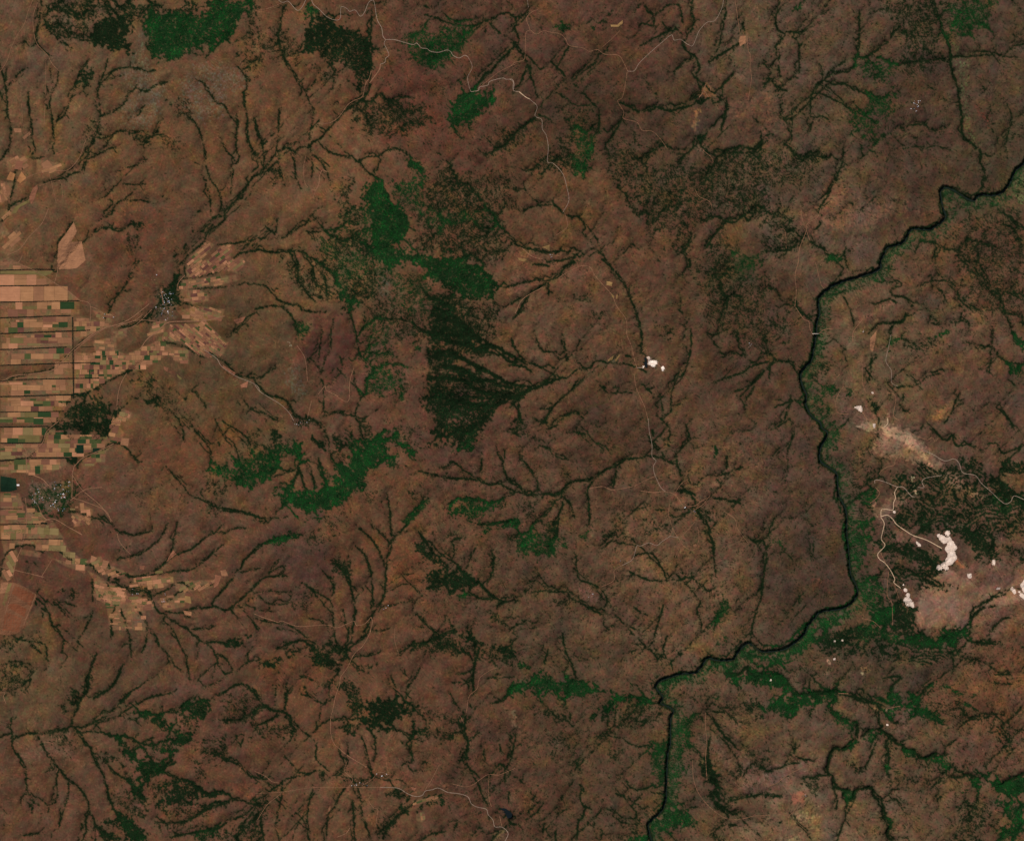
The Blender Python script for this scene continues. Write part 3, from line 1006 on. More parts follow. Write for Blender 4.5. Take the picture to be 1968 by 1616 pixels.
m 975,700 988,702 985,714 976,712
c176,160,138,.8,1 1110,430 1130,440 1140,540 1155,575 1130,560 1115,480
c150,110,84,.7,2 790,660 840,645 830,680 795,690
c140,104,84,.6,2 820,940 860,945 850,965
c140,100,80,.6,2 950,850 970,845 960,900
r2 930,0 930,40 900,70
t1.2 1070,75 1140,130 1230,160 1270,145 1290,175 1315,150
r1.5 1200,240 1270,270 1360,320 1430,305 1470,340 1500,410 1590,430 1640,490 1720,560 1810,640 1860,630 1890,585 1968,615
t1.2 1020,240 1010,280 985,320 980,350 920,370 880,400 870,420
t1.4 870,280 930,295 1010,275
r1.5 1340,430 1220,450 1190,480 1205,520 1160,520
r1.6 835,490 840,465 900,475 1000,515 1050,520 1110,585 1140,590
r1.8 1005,518 985,560 990,600 975,640 970,690 920,685 885,690 880,740
r2.2 880,740 930,730 970,760 1000,800 1070,850 1130,885 1230,920 1340,980
r1.8 880,745 905,790 895,850 885,910 912,960 860,1020 870,1060 910,1090 950,1140 985,1210 980,1240 1030,1280
t1 880,1010 900,1060 940,1130
t1.1 940,1160 930,1260 930,1340 965,1400 970,1560
t.9 980,1240 1020,1370
t.9 1440,1040 1520,1120
t.9 1700,1060 1780,1180 1830,1260 1940,1300
t.9 1790,900 1790,960 1740,1010
t1 740,1510 820,1530 880,1580
t1.1 800,640 850,600 870,560 840,520
K.2 0,0 700,0 600,1614 0,1614
s2 230,100 180,260 180,400 160,470
s2 80,760 40,860 30,1000
s2 260,1460 270,1340
s2 200,0 60,90
s2 380,930 370,1040
G.4 60,920 160,920 140,980
c98,56,42,.5,10 360,1220 500,1220 480,1280 380,1280
c86,58,48,.5,10 420,780 580,760 580,880 440,880
c96,66,50,.5,14 1600,790 1900,790 1968,860 1700,880
c84,44,34,.5,10 680,500 860,420 820,520 700,560
K.3 650,300 860,100 760,400 600,420
T 0 1206
s2 0,820 60,800 110,820 150,830 200,800 280,800 360,800 400,790 430,775 490,770 540,745
s3 400,785 470,770 540,745
s3 540,745 550,680 590,610 610,550 660,480 670,420 670,350
D.5 600,520 690,400 700,340 640,330 640,420
s2 670,350 700,280 730,190
D.6 520,470 560,440 600,480 600,570 550,580
D.5 450,590 490,570 520,640 480,640
s2.5 540,745 640,745 740,700 840,640 910,560 980,490 1060,440 1120,390 1190,350
D.7 910,540 980,490 1000,510 920,570
s2 840,640 780,640 710,690
s6 710,530 780,490 840,450 880,390 910,330 930,280
s2.2 600,760 740,700 840,680 940,660 1020,640 1100,640 1190,660 1240,640 1290,610 1370,600 1430,560 1490,510
s2.5 880,670 960,620 1050,570 1120,530 1200,510 1290,490 1340,460
s1.8 1200,650 1230,590
s2.2 1430,580 1500,560 1570,550
G.9 1380,590 1470,580 1570,550 1590,600 1570,660 1490,680 1480,650 1400,620
s2 1240,640 1320,640 1390,610
G.97 1020,640 1100,650 1210,690 1310,710 1340,760 1380,800 1440,780 1520,740 1500,780 1450,820 1420,870 1370,880 1350,830 1290,780 1230,760 1160,720 1060,680
K.5 1330,690 1480,650 1500,720 1440,760 1360,740
s2 700,770 750,720 880,680
s2.2 560,760 620,790 700,780 790,795 870,825 960,815 1010,850 1100,880 1180,885 1250,850 1340,850
s1.8 970,690 1030,700 1070,740
s1.5 1000,840 1050,800
s1.5 1080,870 1160,825
D.93 890,840 960,860 1010,910 1100,1000 1200,1020 1250,980 1300,920 1350,890 1350,920 1290,1010 1230,1080 1150,1130 1110,1200 1090,1270 1040,1280 1010,1220 1050,1190 1050,1140 1060,1130 1040,1060 980,980 930,980 910,900
G.7 1160,870 1350,860 1290,960 1180,940
K.4 1100,920 1250,1010 1160,1000
s2 1060,880 1100,920 1160,1010
s4 560,750 620,820 650,880 690,910 700,960 740,1030 780,1100 810,1190 830,1270 860,1350 900,1410 940,1450
D.5 700,930 800,960 900,990 960,1060 860,1000 740,980
s2.2 800,990 850,1070 930,1130 980,1160 1010,1230
D.6 940,1080 980,1090 1030,1160 980,1170
G.97 920,1420 1000,1450 960,1500 1120,1560 1120,1614 1000,1614 960,1540 900,1500
D.8 780,1430 900,1440 930,1500 860,1510 780,1470
D.5 980,1420 1060,1350 1140,1350 1080,1430
K.4 880,1240 1100,1250 1120,1330 980,1400 880,1320
D.7 740,1500 860,1550 960,1614 780,1614
s3.5 1210,1080 1280,1110 1350,1130 1450,1160 1500,1210 1550,1250 1640,1260 1710,1250 1770,1290 1850,1310 1920,1330 1968,1330
D.9 1180,1320 1240,1280 1340,1220 1380,1180 1460,1180 1540,1250 1660,1260 1650,1290 1500,1290 1420,1320 1330,1340 1220,1360
G.7 1200,1200 1240,1150 1360,1150 1360,1190 1240,1200
K.6 1100,1160 1240,1170 1280,1270 1180,1280
s4.5 1180,1460 1300,1470 1400,1460 1470,1430 1550,1380 1640,1340 1720,1320 1780,1300
K.4 1200,1360 1700,1340 1500,1430 1300,1430
s3.5 1290,1580 1420,1550 1560,1530 1640,1520 1740,1450 1850,1410 1930,1340
G.75 1500,1540 1680,1500 1600,1590 1500,1614
K.4 1180,1470 1600,1500 1300,1560
K.55 1640,1560 1860,1480 1968,1360 1968,1614 1640,1614
s2.5 1940,1340 1870,1450 1810,1530 1800,1614
s3 80,730 90,830 100,910 150,980 190,1050 200,1130 210,1230 240,1300 240,1400
s3 240,1320 290,1340
s1.5 210,1240 160,1290
s2.5 290,820 310,860 350,930 390,980 430,1040 460,1080 500,1130 570,1180 640,1260 670,1320 680,1400 710,1440 720,1520 720,1614
D.6 370,1030 420,990 430,1050 350,1100
K.5 400,830 480,790 540,850 580,920 520,900 440,900
s2 440,1070 430,1150 430,1290 380,1340 360,1400
s3 520,1170 520,1260 490,1350 460,1450 440,1520
s3 680,1400 650,1450 650,1530 620,1614
s3 720,1480 800,1560 880,1614
s3 180,1570 300,1550
s1.8 430,0 460,50 485,100 470,190
s1.8 640,0 600,80 580,150
s3.5 840,0 850,60
s2 960,0 980,90 920,140
s1.5 985,90 990,220
s1.8 1110,0 1110,100 1070,190
s2 1130,0 1180,70 1220,150 1280,200 1310,270 1380,330
s1.8 1310,0 1350,110 1400,200 1420,280 1440,390
s2 1400,0 1460,50 1540,100 1600,150 1640,210 1650,270 1710,350
s2 1640,200 1700,220 1740,270 1760,320
s1.8 1640,260 1570,320 1520,360 1500,400
s1.5 1640,260 1610,370
s1.5 1500,130 1500,220
D.85 1700,130 1740,90 1850,90 1900,60 1830,140 1700,155
s1.8 1570,105 1700,110
s1.8 1800,90 1880,40
s2 1720,360 1640,410 1560,440
s2 1800,320 1850,270 1968,240
s1.8 1880,250 1880,190 1920,140
s3.5 1710,350 1760,330
s3.5 1680,500 1730,460 1790,430 1850,420 1900,460 1968,550
K.35 1680,500 1968,480 1968,760 1700,700
s2.2 1690,690 1830,690 1900,650 1968,600
s3 1790,810 1820,890 1840,840
s3.5 1560,930 1650,960 1720,1000 1800,1030 1850,1080 1900,1120 1968,1140
K.4 1480,860 1700,820 1720,1000 1560,1000
D.4 1470,980 1520,1000 1560,1150 1500,1150
s2.2 130,90 220,100 340,125 350,200 370,290
s2 240,140 310,190
K.35 0,60 140,80 120,180 0,160
K.55 60,260 160,260 180,300 80,310
K.5 60,400 200,410 100,500 50,490
K.3 0,270 180,300 180,450 0,480
s1.8 140,260 190,290 240,340
t1.2 0,490 40,490 30,520 50,570
t.9 330,860 400,870 400,920
t.9 440,1060 430,1090
K.3 0,930 40,1050
s1.8 90,690 80,740
c88,66,46,.6,14 200,150 460,0 480,200 400,350 250,350
c96,70,50,.6,12 180,480 400,340 430,380 280,480 120,560
c70,46,36,.5,20 660,130 1100,220 980,300 720,280 520,250
c104,76,56,.6,8 110,860 500,830 600,1020 500,1000 400,920 250,1000 180,1010
c110,68,46,.5,12 1640,1180 1968,1180 1968,1290 1800,1270
c72,56,34,.5,10 1700,320 1968,300 1968,420 1750,420
T 490 1206
s2 170,0 330,30 400,80 480,140
s4 200,150 270,110 400,90
D.85 40,300 140,240 260,200 280,215 200,260 100,300
D.6 190,150 300,160 430,130 620,120 660,160 680,210 640,200 560,140 450,150 300,200
K.4 440,160 560,170 600,240 480,230
D.8 390,210 460,210 560,230 640,280 640,310 540,290
s3.5 600,0 610,100 640,170 680,200 660,250
s3 710,0 700,150 690,200
s3 740,0 730,120
s3 870,0 830,70 740,130 700,180
D.6 640,140 700,150 700,230 650,240
s1.8 880,20 960,20 1020,0
t1.2 880,0 870,40 820,130 750,200 700,300 650,370 640,430 610,520 590,620 575,680 575,790 600,870 640,910
t1.6 640,910 700,960 780,1010 850,1050
t1 1060,0 1060,100 1090,200
s2.2 720,260 760,220 860,210 930,190 960,170
D.5 760,300 910,280 900,310 780,320
s2.5 630,340 580,400 560,440 560,520 500,610 490,680 470,720 460,790
s2.2 600,520 560,550
s3.5 340,360 430,390 480,420
s2 370,470 430,530 510,570
s2 350,500 400,510
s1.8 160,430 155,580
s3 240,420 240,520 230,620
s4 0,510 60,570 130,620 240,640 290,700 350,770 420,820
s3 0,620 70,600 130,610
s2.5 0,740 100,700 190,650
K.5 0,740 270,700 280,790 100,820 0,830
K.4 500,450 560,400 620,380 600,450
D.98 830,540 900,525 1060,530 1130,580 1170,630 1110,700 1000,710 960,730 1010,770 1000,800 900,770 850,760 800,730 800,680 850,660
D.7 640,430 720,410 790,450 820,540 850,660 760,640 700,600 690,520
D.7 620,740 700,720 790,730 760,810 700,800
s2 490,740 560,700 700,690 780,690
s3 860,760 900,820 910,880 915,950
s2.5 800,800 830,870 850,960
s2.5 860,980 880,1080 890,1130
s2 910,950 900,1010
s3 1000,760 1100,780 1160,800 1190,830
s2.5 1170,620 1190,640
D.95 1180,640 1220,700 1210,840 1180,850
s2.2 1190,850 1180,930 1200,1010
s2 1090,850 1170,900
K.4 1210,600 1400,630 1550,680 1560,740 1400,680 1240,650
K.5 1220,750 1420,760 1540,780 1480,830 1230,840
s3 1230,590 1190,620
s1.5 1160,620 1140,520 1160,430
s2.2 1120,300 1140,350
s3 1250,300 1200,390 1150,460
s2.5 1030,370 1060,440 1070,510
s1.8 1480,500 1540,600
s5 1590,670 1590,780 1610,850 1600,950 1605,1040
s3 1605,1040 1640,1100 1690,1190 1720,1270 1760,1340
D.5 1540,930 1600,900 1610,1000 1550,1010
s2 1620,860 1700,770
s2 1540,700 1580,750
s4 1090,190 1180,140 1250,130 1370,70 1480,20
D.85 1480,10 1550,30 1640,60 1700,90 1750,130 1840,130 1930,160 1968,220 1968,260 1880,200 1760,160 1700,140 1600,90 1480,60 1400,90
D.55 1100,190 1380,80 1500,60 1700,140 1560,190 1400,200 1280,190 1180,180
D.5 1700,150 1968,200 1968,290 1850,270 1700,220
s2 1340,0 1390,50
s2 1640,0 1640,60
s4 1700,150 1680,220 1660,290 1650,400 1650,480
s3 1660,300 1600,340 1520,350
s2 1650,380 1560,440
s2 1490,410 1560,410
s1.8 1760,380 1880,375 1960,370
s3.5 1968,440 1920,500 1860,560 1790,570
t1 1840,300 1780,320 1700,380 1680,460 1620,520 1600,640
t.9 1550,660 1580,720
s2.5 450,850 470,900 460,970 500,1030 560,1080
s2 220,970 280,1030 320,1090 400,1100
s2.5 460,1080 400,1110 340,1120 250,1140 200,1170 120,1230 60,1280 0,1300
s2.5 210,1180 200,1290 180,1380 160,1480 180,1600
D.6 0,1300 90,1270 80,1330 30,1380 0,1380
s3 60,1350 40,1470 0,1530
s2.5 40,1470 60,1560 70,1614
s3 440,1220 410,1320 400,1420 400,1520 410,1614
s2 400,1370 340,1450 300,1540 290,1614
s3 680,1210 630,1280 600,1350 560,1410 545,1500 545,1614
s3.5 740,1310 745,1400 750,1500 755,1614
s2 800,1350 820,1430 850,1520 890,1614
s3 780,1210 800,1310
s2 0,1120 60,1140 130,1190
t.9 0,1250 200,1240 440,1205 700,1205 950,1203
r1.4 950,1203 1080,1210 1150,1250 1200,1270 1240,1272 1270,1260 1290,1230 1340,1220 1390,1208 1460,1240 1540,1250 1610,1275 1640,1330 1690,1355 1750,1370 1765,1410 1800,1450 1815,1500 1870,1505 1915,1550 1890,1614
t.9 200,1250 100,1330 50,1400 20,1450
t1.2 0,1080 80,1120 130,1160 180,1170
t1 700,1000 680,1080 740,1140 710,1200
t1 810,1190 890,1140 920,1100 960,1090 1020,1110
t1 1290,1220 1350,1120 1395,1030
t1 880,1260 860,1300 900,1360 930,1370 920,1450 915,1500
t1.1 1670,1170 1760,1110 1850,1110 1968,1060
t1 1500,1180 1600,1200 1680,1170
t1 1770,1110 1770,1280 1790,1350
t.9 1870,1505 1850,1420
D.45 480,1080 540,1100 530,1150 490,1140
D.5 700,1120 880,1130 850,1190 740,1190
h14 700,1130 870,1140 870,1190 720,1190
h6 920,1080 1030,1090 1010,1130 920,1110
K.35 620,1070 720,1080 720,1180 620,1120
s2.5 640,910 650,970 700,1000 660,1090 620,1120
s2 700,870 710,960
s2.5 920,1130 1000,1150 1100,1150 1160,1200
D.6 960,1240 1080,1230 1130,1260 1080,1280 970,1270
s3.5 1170,1270 1150,1310
D.6 1100,1350 1160,1340 1160,1410 1110,1400
s5 1100,1400 1050,1440 990,1530 970,1590
D.7 1210,1350 1280,1320 1380,1290 1420,1250 1450,1300 1440,1350 1400,1330 1300,1360 1230,1380
pb 1180,1200 1220,1210 1210,1230 1190,1225
F-20,9,4,.8 1190,1310 1390,1260 1380,1290 1200,1340
F80,8,4,.9 1220,1400 1280,1390 1290,1440 1260,1470 1220,1450
po 560,1350 575,1340 570,1380 550,1390
po 830,1040 850,1040 850,1055 835,1055
t1.4 700,1540 720,1510 690,1550 620,1580
D.99 1850,1365 1890,1365 1940,1400 1940,1430 1910,1435 1890,1400
s2 1830,1390 1820,1430
s2 1920,1450 1940,1480 1968,1490
s2 1890,1050 1890,1200
s1.5 1775,1100 1770,1250
s1.8 1960,870 1940,980 1910,1060
s2.5 1850,880 1860,940
s1.8 1730,900 1740,1000
s3 1920,1240 1920,1310
s2 1790,1614 1820,1560 1840,1540
s2 1640,1580 1700,1500
s2.5 1530,1470 1500,1540
s2.5 1250,1614 1340,1560 1440,1540
K.3 900,1380 1080,1500 960,1560
K.25 1100,900 1400,900 1500,1100 1200,1100
c112,80,56,.6,10 1400,1150 1500,1200 1400,1200
c112,86,52,.6,8 1800,1530 1880,1530 1850,1600 1800,1600
c104,68,50,.4,20 600,850 850,850 1100,1000 1250,1200 950,1200 700,1100
c98,60,40,.5,16 0,300 500,290 520,500 300,450 0,460
c88,80,50,.4,12 640,520 760,620 780,720 600,700
c100,88,66,.7,5 1930,630 1968,630 1968,740
K.2 1400,600 1968,600 1968,1614 1500,1614
T 980 1206
R 1968,190 1900,180 1830,130 1800,120 1740,170 1690,240 1620,250 1550,245 1500,230 1460,280 1410,340 1300,350 1200,380 1130,410 1105,450 1140,500 1160,530 1140,570 1200,600 1240,630 1220,680 1215,760 1215,880 1195,960 1190,1080 1185,1200 1180,1310 1140,1400 1060,1470 1050,1520 1080,1640
s5 1960,385 1900,350 1830,340 1800,300 1760,330 1720,360 1670,360 1660,330 1710,290 1715,250
G.9 1150,420 1230,370 1350,360 1300,400 1200,440 1140,450
G.9 1470,310 1530,260 1650,260 1700,250 1600,300 1500,330 1420,350
G.95 1800,170 1900,190 1968,200 1968,260 1850,240 1760,210
G.93 1650,360 1760,370 1850,350 1968,390 1968,430 1850,430 1700,410
c84,94,56,.6,4 1450,330 1560,280 1500,300
c76,96,60,.5,5 1160,430 1230,380 1340,370 1240,420
G.93 180,330 240,350 320,380 420,390 500,385 600,430 700,450 760,480 720,500 600,520 560,545 500,530 420,500 360,530 300,500 250,500 220,520 160,480 80,500 0,500 0,450 80,410
K.6 330,400 440,400 540,520 420,480
G.9 40,250 110,260 190,320 100,310 40,290
s2 0,130 30,200 60,250
s4 0,170 50,230
G.93 740,510 850,490 950,500 1020,520 1060,560 1000,560 900,550 840,560 780,600 700,620 640,670 600,690 620,640 700,590 760,550
D.6 680,620 740,640 740,700 690,700
K.5 880,560 1030,570 1050,620 900,620
K.35 820,620 1200,620 1150,720 1000,760 840,740
s2 800,620 790,740
s1.8 960,710 1040,700 1000,740
s2.5 1040,560 1080,570 1130,570
s3 400,40 410,120 430,200 460,260 480,320 500,370
s2 290,160 260,270
s2.2 1110,0 1080,100 1050,140 1000,150 940,120
s1.5 1080,150 1110,170 1000,160 860,200
s2.5 1190,60 1160,160 1180,230
D.6 1100,200 1170,200 1180,230 1120,240
s1.5 1210,240 1230,310
s1.8 1260,170 1290,210
G.5 1580,110 1640,70 1620,120 1540,160
s1.8 1830,0 1820,90
K.35 1330,480 1560,500 1600,560 1340,560
G.6 1520,520 1590,530 1570,550
s4 1530,630 1620,640
D.75 1760,560 1880,550 1900,600 1780,640
G.8 1890,610 1968,570 1968,630 1900,630
K.3 1600,540 1968,560 1968,680 1700,680
s4 1530,660 1560,730 1610,800 1660,850 1740,930
G.55 1260,640 1360,660 1340,900 1330,1080 1300,1200 1200,1400 1190,1340 1200,1200 1220,1000 1240,900 1230,760
G.7 1200,1050 1330,1100 1320,1130 1200,1170
G.9 1100,1450 1180,1390 1280,1390 1360,1410 1410,1460 1330,1510 1260,1530 1150,1520 1070,1490
s2.5 1290,1400 1360,1360 1430,1355
G.5 1080,860 1190,900 1180,1180 1080,1140 1080,1050
s1.8 1100,1050 1170,1050
s2.2 600,830 720,820 800,830 850,840 910,880 980,900 1040,890 1100,920 1180,920
D.45 760,940 860,910 840,990 780,1010
s2.5 880,1160 920,1210 980,1225 1060,1200
s2.8 800,1255 880,1280 940,1320 1000,1365
s2 1070,1240 1170,1260
G.8 900,1600 1040,1575 1050,1614 900,1614
s1.8 780,1420 850,1470 960,1490
K.3 780,1410 1040,1500 900,1560
K.35 280,800 440,820 420,880 280,870
D.4 160,620 380,630 430,690 380,690 200,660
K.3 290,930 410,930 380,1020
s2 500,1010 530,1080
D.7 520,1180 550,1170 560,1230 540,1250
s3.5 540,1220 535,1310 570,1360 550,1430 515,1480 510,1614
s3 570,1350 600,1360
s2.5 250,1330 200,1400 120,1450
s2.5 690,1560 690,1600
s3 350,1500 345,1600
s2 440,1370 380,1390 350,1440
s1.8 260,1480 250,1560
s1.8 50,780 30,900 0,980
s2.2 0,1480 70,1490 100,1540
D.95 0,1390 10,1400 10,1430 0,1440
c112,84,62,.6,5 0,640 40,680 60,750 20,740
c100,68,48,.5,14 0,1180 200,1130 260,1280 100,1400 0,1380
s3.5 1520,800 1500,900 1500,980 1520,1060 1560,1160 1590,1230
D.8 1420,1010 1490,1010 1560,1100 1570,1170 1480,1180 1450,1090
D.8 1490,1220 1580,1210 1560,1300 1600,1370 1530,1340 1490,1300
s2.5 1590,1240 1650,1300 1740,1290 1800,1280 1880,1260 1968,1260
s3 1580,1350 1640,1380 1700,1410 1760,1380
K.5 1560,1280 1700,1320 1650,1400 1580,1360
t1 1480,640 1480,740 1490,880 1480,960 1490,1150
t.9 1380,1000 1390,1150 1440,1270 1530,1370 1640,1440 1750,1445 1850,1420 1968,1415
s2 1560,1520 1640,1490 1760,1500
D.4 1510,1550 1600,1560 1600,1614 1520,1614
c108,80,56,.6,12 1580,640 1780,700 1700,800 1600,740
c104,76,66,.5,14 1500,900 1750,950 1968,1100 1968,1240 1750,1240 1560,1000
K.35 1780,930 1968,950 1968,1100 1850,1060
D.4 1620,1090 1800,1080 1780,1140 1640,1130
K.2 0,0 1968,0 1968,1614 0,1614
T 1468 1206
G.97 0,200 90,190 200,150 280,80 330,0 430,0 400,80 340,170 240,240 120,260 0,260
c78,100,64,.5,5 250,110 340,30 400,60 300,170 200,220
s5 0,360 80,370 120,360 170,400 200,460 260,510 330,500 400,490 480,500 550,490
G.97 0,370 90,375 150,400 150,430 60,440 0,430
G.96 0,590 80,560 200,520 300,520 400,500 550,500 520,540 400,540 300,570 260,620 200,680 120,680 60,640 0,630
G.7 160,440 220,460 220,500 140,490
B.75 420,160 520,140 640,60 780,0 820,60 720,110 560,170 440,190
B.6 420,60 600,0 700,0 560,90 440,120
G.97 900,50 1000,50 1080,80 1200,90 1310,100 1320,20 1360,30 1380,90 1450,20 1540,10 1540,50 1460,60 1400,130 1240,130 1100,110 1000,90
D.7 820,0 1100,0 1150,30 1300,70 1100,80 900,60
B.55 700,110 900,120 960,200 1180,210 1180,270 1000,240 860,240 760,190
B.6 1540,60 1640,100 1780,100 1800,130 1680,140 1580,110
K.4 1480,200 1650,200 1600,300 1500,260
s3.5 900,380 1030,370 980,430 960,500
G.8 930,480 1000,490 1050,530 1020,580 930,560
s3.5 560,500 640,510 720,550 800,570 880,580 930,600
t1.6 565,495 640,498
c150,122,92,.7,1 480,236 502,234 500,272 484,266
m 526,232 536,231 537,240 528,241
c168,140,104,.8,1 736,336 760,334 760,354 738,354
m 588,90 596,90 596,98 588,98
m 530,96 538,96 538,104 530,104
c130,96,66,.7,2 720,290 815,315 790,345 740,330
m 48,393 56,393 56,400 48,400
t1.1 940,610 980,600 1030,590
G.85 940,620 1030,600 1100,610 1200,630 1280,670 1370,720 1300,710 1200,670 1100,640 1000,640 940,700
s2.5 1180,630 1280,690 1360,730
s2 940,620 945,690 1010,730
s1.8 870,570 870,720
c150,120,90,.6,2 840,610 940,620 930,640 860,625
m 928,728 938,728 938,736 928,736
s3 550,510 530,570 510,620 540,670 600,700 680,740
G.5 480,640 540,640 680,740 660,780 560,720
s5.5 710,740 710,830
s5 700,850 650,900 600,920 540,910 510,940 490,1000 480,1080 490,1110
G.8 660,870 720,850 660,930 610,930
s5 740,830 780,790 840,770 890,775 950,830 1000,870 1050,890 1060,920 1130,930 1180,980 1230,990 1290,950 1320,980 1380,960
G.7 750,830 830,780 880,800 860,840 760,850
G.8 1050,930 1130,930 1150,980 1060,980
D.6 880,850 950,860 1020,910 900,900
s3 940,860 940,1000 930,1110
G.7 920,1050 950,1030 960,1060 930,1100
K.4 640,980 780,1080 700,1100 640,1060
s2 860,840 790,1000 770,1070
G.7 1200,1000 1380,980 1420,1000 1400,1060 1280,1020
K.35 1150,1000 1450,1020 1450,1120 1250,1100
s5 1420,1130 1490,1130 1540,1110 1580,1120 1640,1140
G.97 1500,1240 1600,1140 1680,1140 1760,1170 1800,1190 1900,1140 1968,1130 1968,1240 1860,1260 1780,1240 1740,1210 1680,1160 1590,1210
s5 1800,1190 1860,1150 1968,1100
G.9 1710,1280 1800,1290 1900,1340 1968,1350 1968,1500 1860,1600 1740,1560 1850,1480 1840,1380 1760,1350
K.45 1500,1290 1720,1300 1750,1500 1560,1614 1400,1614
s2.5 1460,1380 1530,1300
s2.5 1540,1370 1570,1450
s5 520,1130 550,1210 640,1230 610,1260 640,1300 680,1280 690,1230 760,1210 820,1210 830,1270 880,1300 910,1380 930,1450 960,1490 930,1550 970,1614
G.6 600,1240 690,1250 640,1320
G.7 930,1410 980,1440 960,1500
s2.5 920,1310 990,1290 1030,1340
s2.5 1270,1190 1340,1160
s2 1310,1300 1360,1250
K.3 920,1100 1200,1120 1160,1200 950,1180
s2.2 350,1140 420,1115 490,1120
K.5 310,1130 430,1150 450,1230 320,1280
D.7 0,1255 150,1255 140,1290 0,1270
h8 200,1240 330,1230 320,1340 200,1340
c140,88,64,.8,5 200,1250 300,1230 300,1300 220,1340
c128,100,72,.7,14 0,1300 200,1270 600,1300 680,1280 560,1614 0,1614
c150,124,92,.6,7 230,1400 420,1420 330,1480 250,1480
c150,124,92,.5,7 130,1580 260,1570 260,1614 120,1614
c104,78,66,.6,12 0,1060 400,960 470,1110 300,1120 0,1240
t1.2 30,1195 100,1170 180,1110 300,1050
t1.2 120,1614 180,1500 190,1420 230,1380 300,1240
t1 250,1470 320,1530
s1.5 230,1420 260,1480 330,1530
D.97 110,1465 130,1455 135,1470 115,1480
s1.5 680,1300 620,1420 590,1500 550,1614
s1.5 510,1150 550,1300 540,1380
s2 0,1090 80,1080 160,1040 260,1020
s2 190,960 300,990 380,1000
s2.5 240,860 230,950
s2.2 570,380 550,470
s1.8 350,390 340,470
G.7 1240,430 1380,430 1480,480 1520,530 1400,460
s3 1160,520 1220,460 1260,420
G.8 1080,480 1130,490 1170,550 1090,550
G.8 1500,570 1560,570 1640,640 1560,600
G.6 1540,510 1620,480 1600,520
K.35 1100,540 1500,540 1640,700 1480,740 1300,640
s2.2 1730,380 1760,420 1900,420
s2.2 1740,350 1870,350
s3 1900,640 1940,600
s2 1640,690 1760,650 1840,680 1850,730 1900,770 1968,775
s2.5 1480,750 1540,700 1700,680
B.6 1700,720 1800,740 1880,830 1860,940 1800,900 1740,800
s2 1370,960 1380,900 1450,850
s2 1040,860 1110,820
s1.8 890,980 940,940
c66,54,44,.6,12 870,300 1250,290 1240,450 1100,480 1060,370 850,360
c110,80,66,.5,12 1040,620 1160,640 1000,820 960,720
c98,66,48,.5,20 1600,200 1968,180 1968,620 1850,650 1700,500 1600,400
c98,68,56,.5,20 1450,870 1968,700 1968,1090 1600,1080 1400,1000
c68,58,44,.5,20 200,230 480,260 560,480 200,480
K.25 0,0 1968,0 1968,1614 700,1614 700,700 0,700
T 490 402
D.62 1330,700 1500,760 1680,900 1700,1060 1800,1100 1700,1160 1560,1100 1500,1180 1560,1260 1700,1310 1650,1330 1500,1280 1440,1300 1300,1240 1320,1160 1290,1080 1340,950
D.62 1290,1280 1440,1340 1600,1430 1700,1440 1900,1440 1800,1530 1760,1614 1340,1614 1290,1450
G.5 1250,20 1500,20 1760,20 1840,120 1700,60 1560,100 1400,160 1280,90
G.5 800,0 900,0 900,400 960,560 900,640 760,700 700,620 780,480 760,250
T 490 0
G.7 1060,1390 1250,1350 1280,1450 1160,1480 1080,1440
T 490 804
G.97 160,560 200,540 290,520 350,540 440,560 560,520 600,440 620,500 560,640 400,720 300,660 200,630
T 0 804
c106,86,66,.5,3 220,490 540,470 540,620 480,700 330,690 230,640
c104,88,72,.4,3 270,520 310,520 320,640 280,640
T 0 402
c100,84,66,.4,3 1190,600 1330,600 1330,840 1180,840
T 1468 804
c104,76,60,.8,10 1540,1150 1700,1090 1968,1100 1968,1560 1700,1560 1560,1614 1160,1614 1150,1420 1180,1320 1420,1180
T 1468 402
c104,76,60,.6,6 560,1400 700,1360 780,1500 960,1450 950,1614 600,1614
T 0 1206
G.9 1380,580 1500,550 1590,560 1600,640 1540,700 1480,690
G.97 1040,640 1320,700 1380,790 1520,730 1440,850 1370,890 1290,960 1230,1080 1100,1220 1040,1280 1010,1220 1060,1120 1020,1040 920,960 900,850 1000,900 1110,990 1230,1000 1330,880 1340,840 1250,780 1140,720
D.9 900,1400 1000,1440 1130,1560 1110,1614 980,1614 920,1510
D.85 1180,1310 1380,1170 1480,1180 1560,1260 1680,1270 1500,1300 1330,1350 1200,1370
T 1468 1206
G.97 0,590 80,545 200,510 300,520 400,500 560,500 500,545 400,550 300,590 260,640 180,690 60,650
D.9 820,20 1000,50 1100,60 1300,90 1320,20 1400,60 1540,10 1400,140 1200,140 1050,120 900,80
D.8 430,60 560,40 700,10 820,0 700,90 560,160 430,150
T 1468 804
D.85 820,960 1000,940 1160,980 1300,1020 1370,1120 1320,1160 1180,1110 1060,1050 940,1010
D.85 1180,780 1240,820 1480,830 1620,870 1720,930 1740,1000 1640,1050 1560,960 1460,880 1340,860 1200,850
B.9 960,420 1120,400 1180,350 1320,430 1460,520 1560,620 1600,780 1460,800 1300,820 1180,800 1140,700 1040,640 1000,560
B.9 1560,440 1700,440 1968,570 1968,700 1780,700 1640,600
D.6 1500,330 1580,310 1620,420 1520,410
D.8 1780,330 1968,320 1968,420 1800,410
D.85 1020,1400 1140,1460 1130,1614 980,1614 960,1480
c104,76,60,.9,5 1560,1120 1700,1090 1968,1110 1968,1250 1840,1280 1700,1420 1600,1480 1520,1600 1230,1590 1170,1440 1130,1330 1330,1300 1430,1160
c106,78,62,.8,4 980,830 1140,890 1160,930 1060,940 980,920
T 1468 804
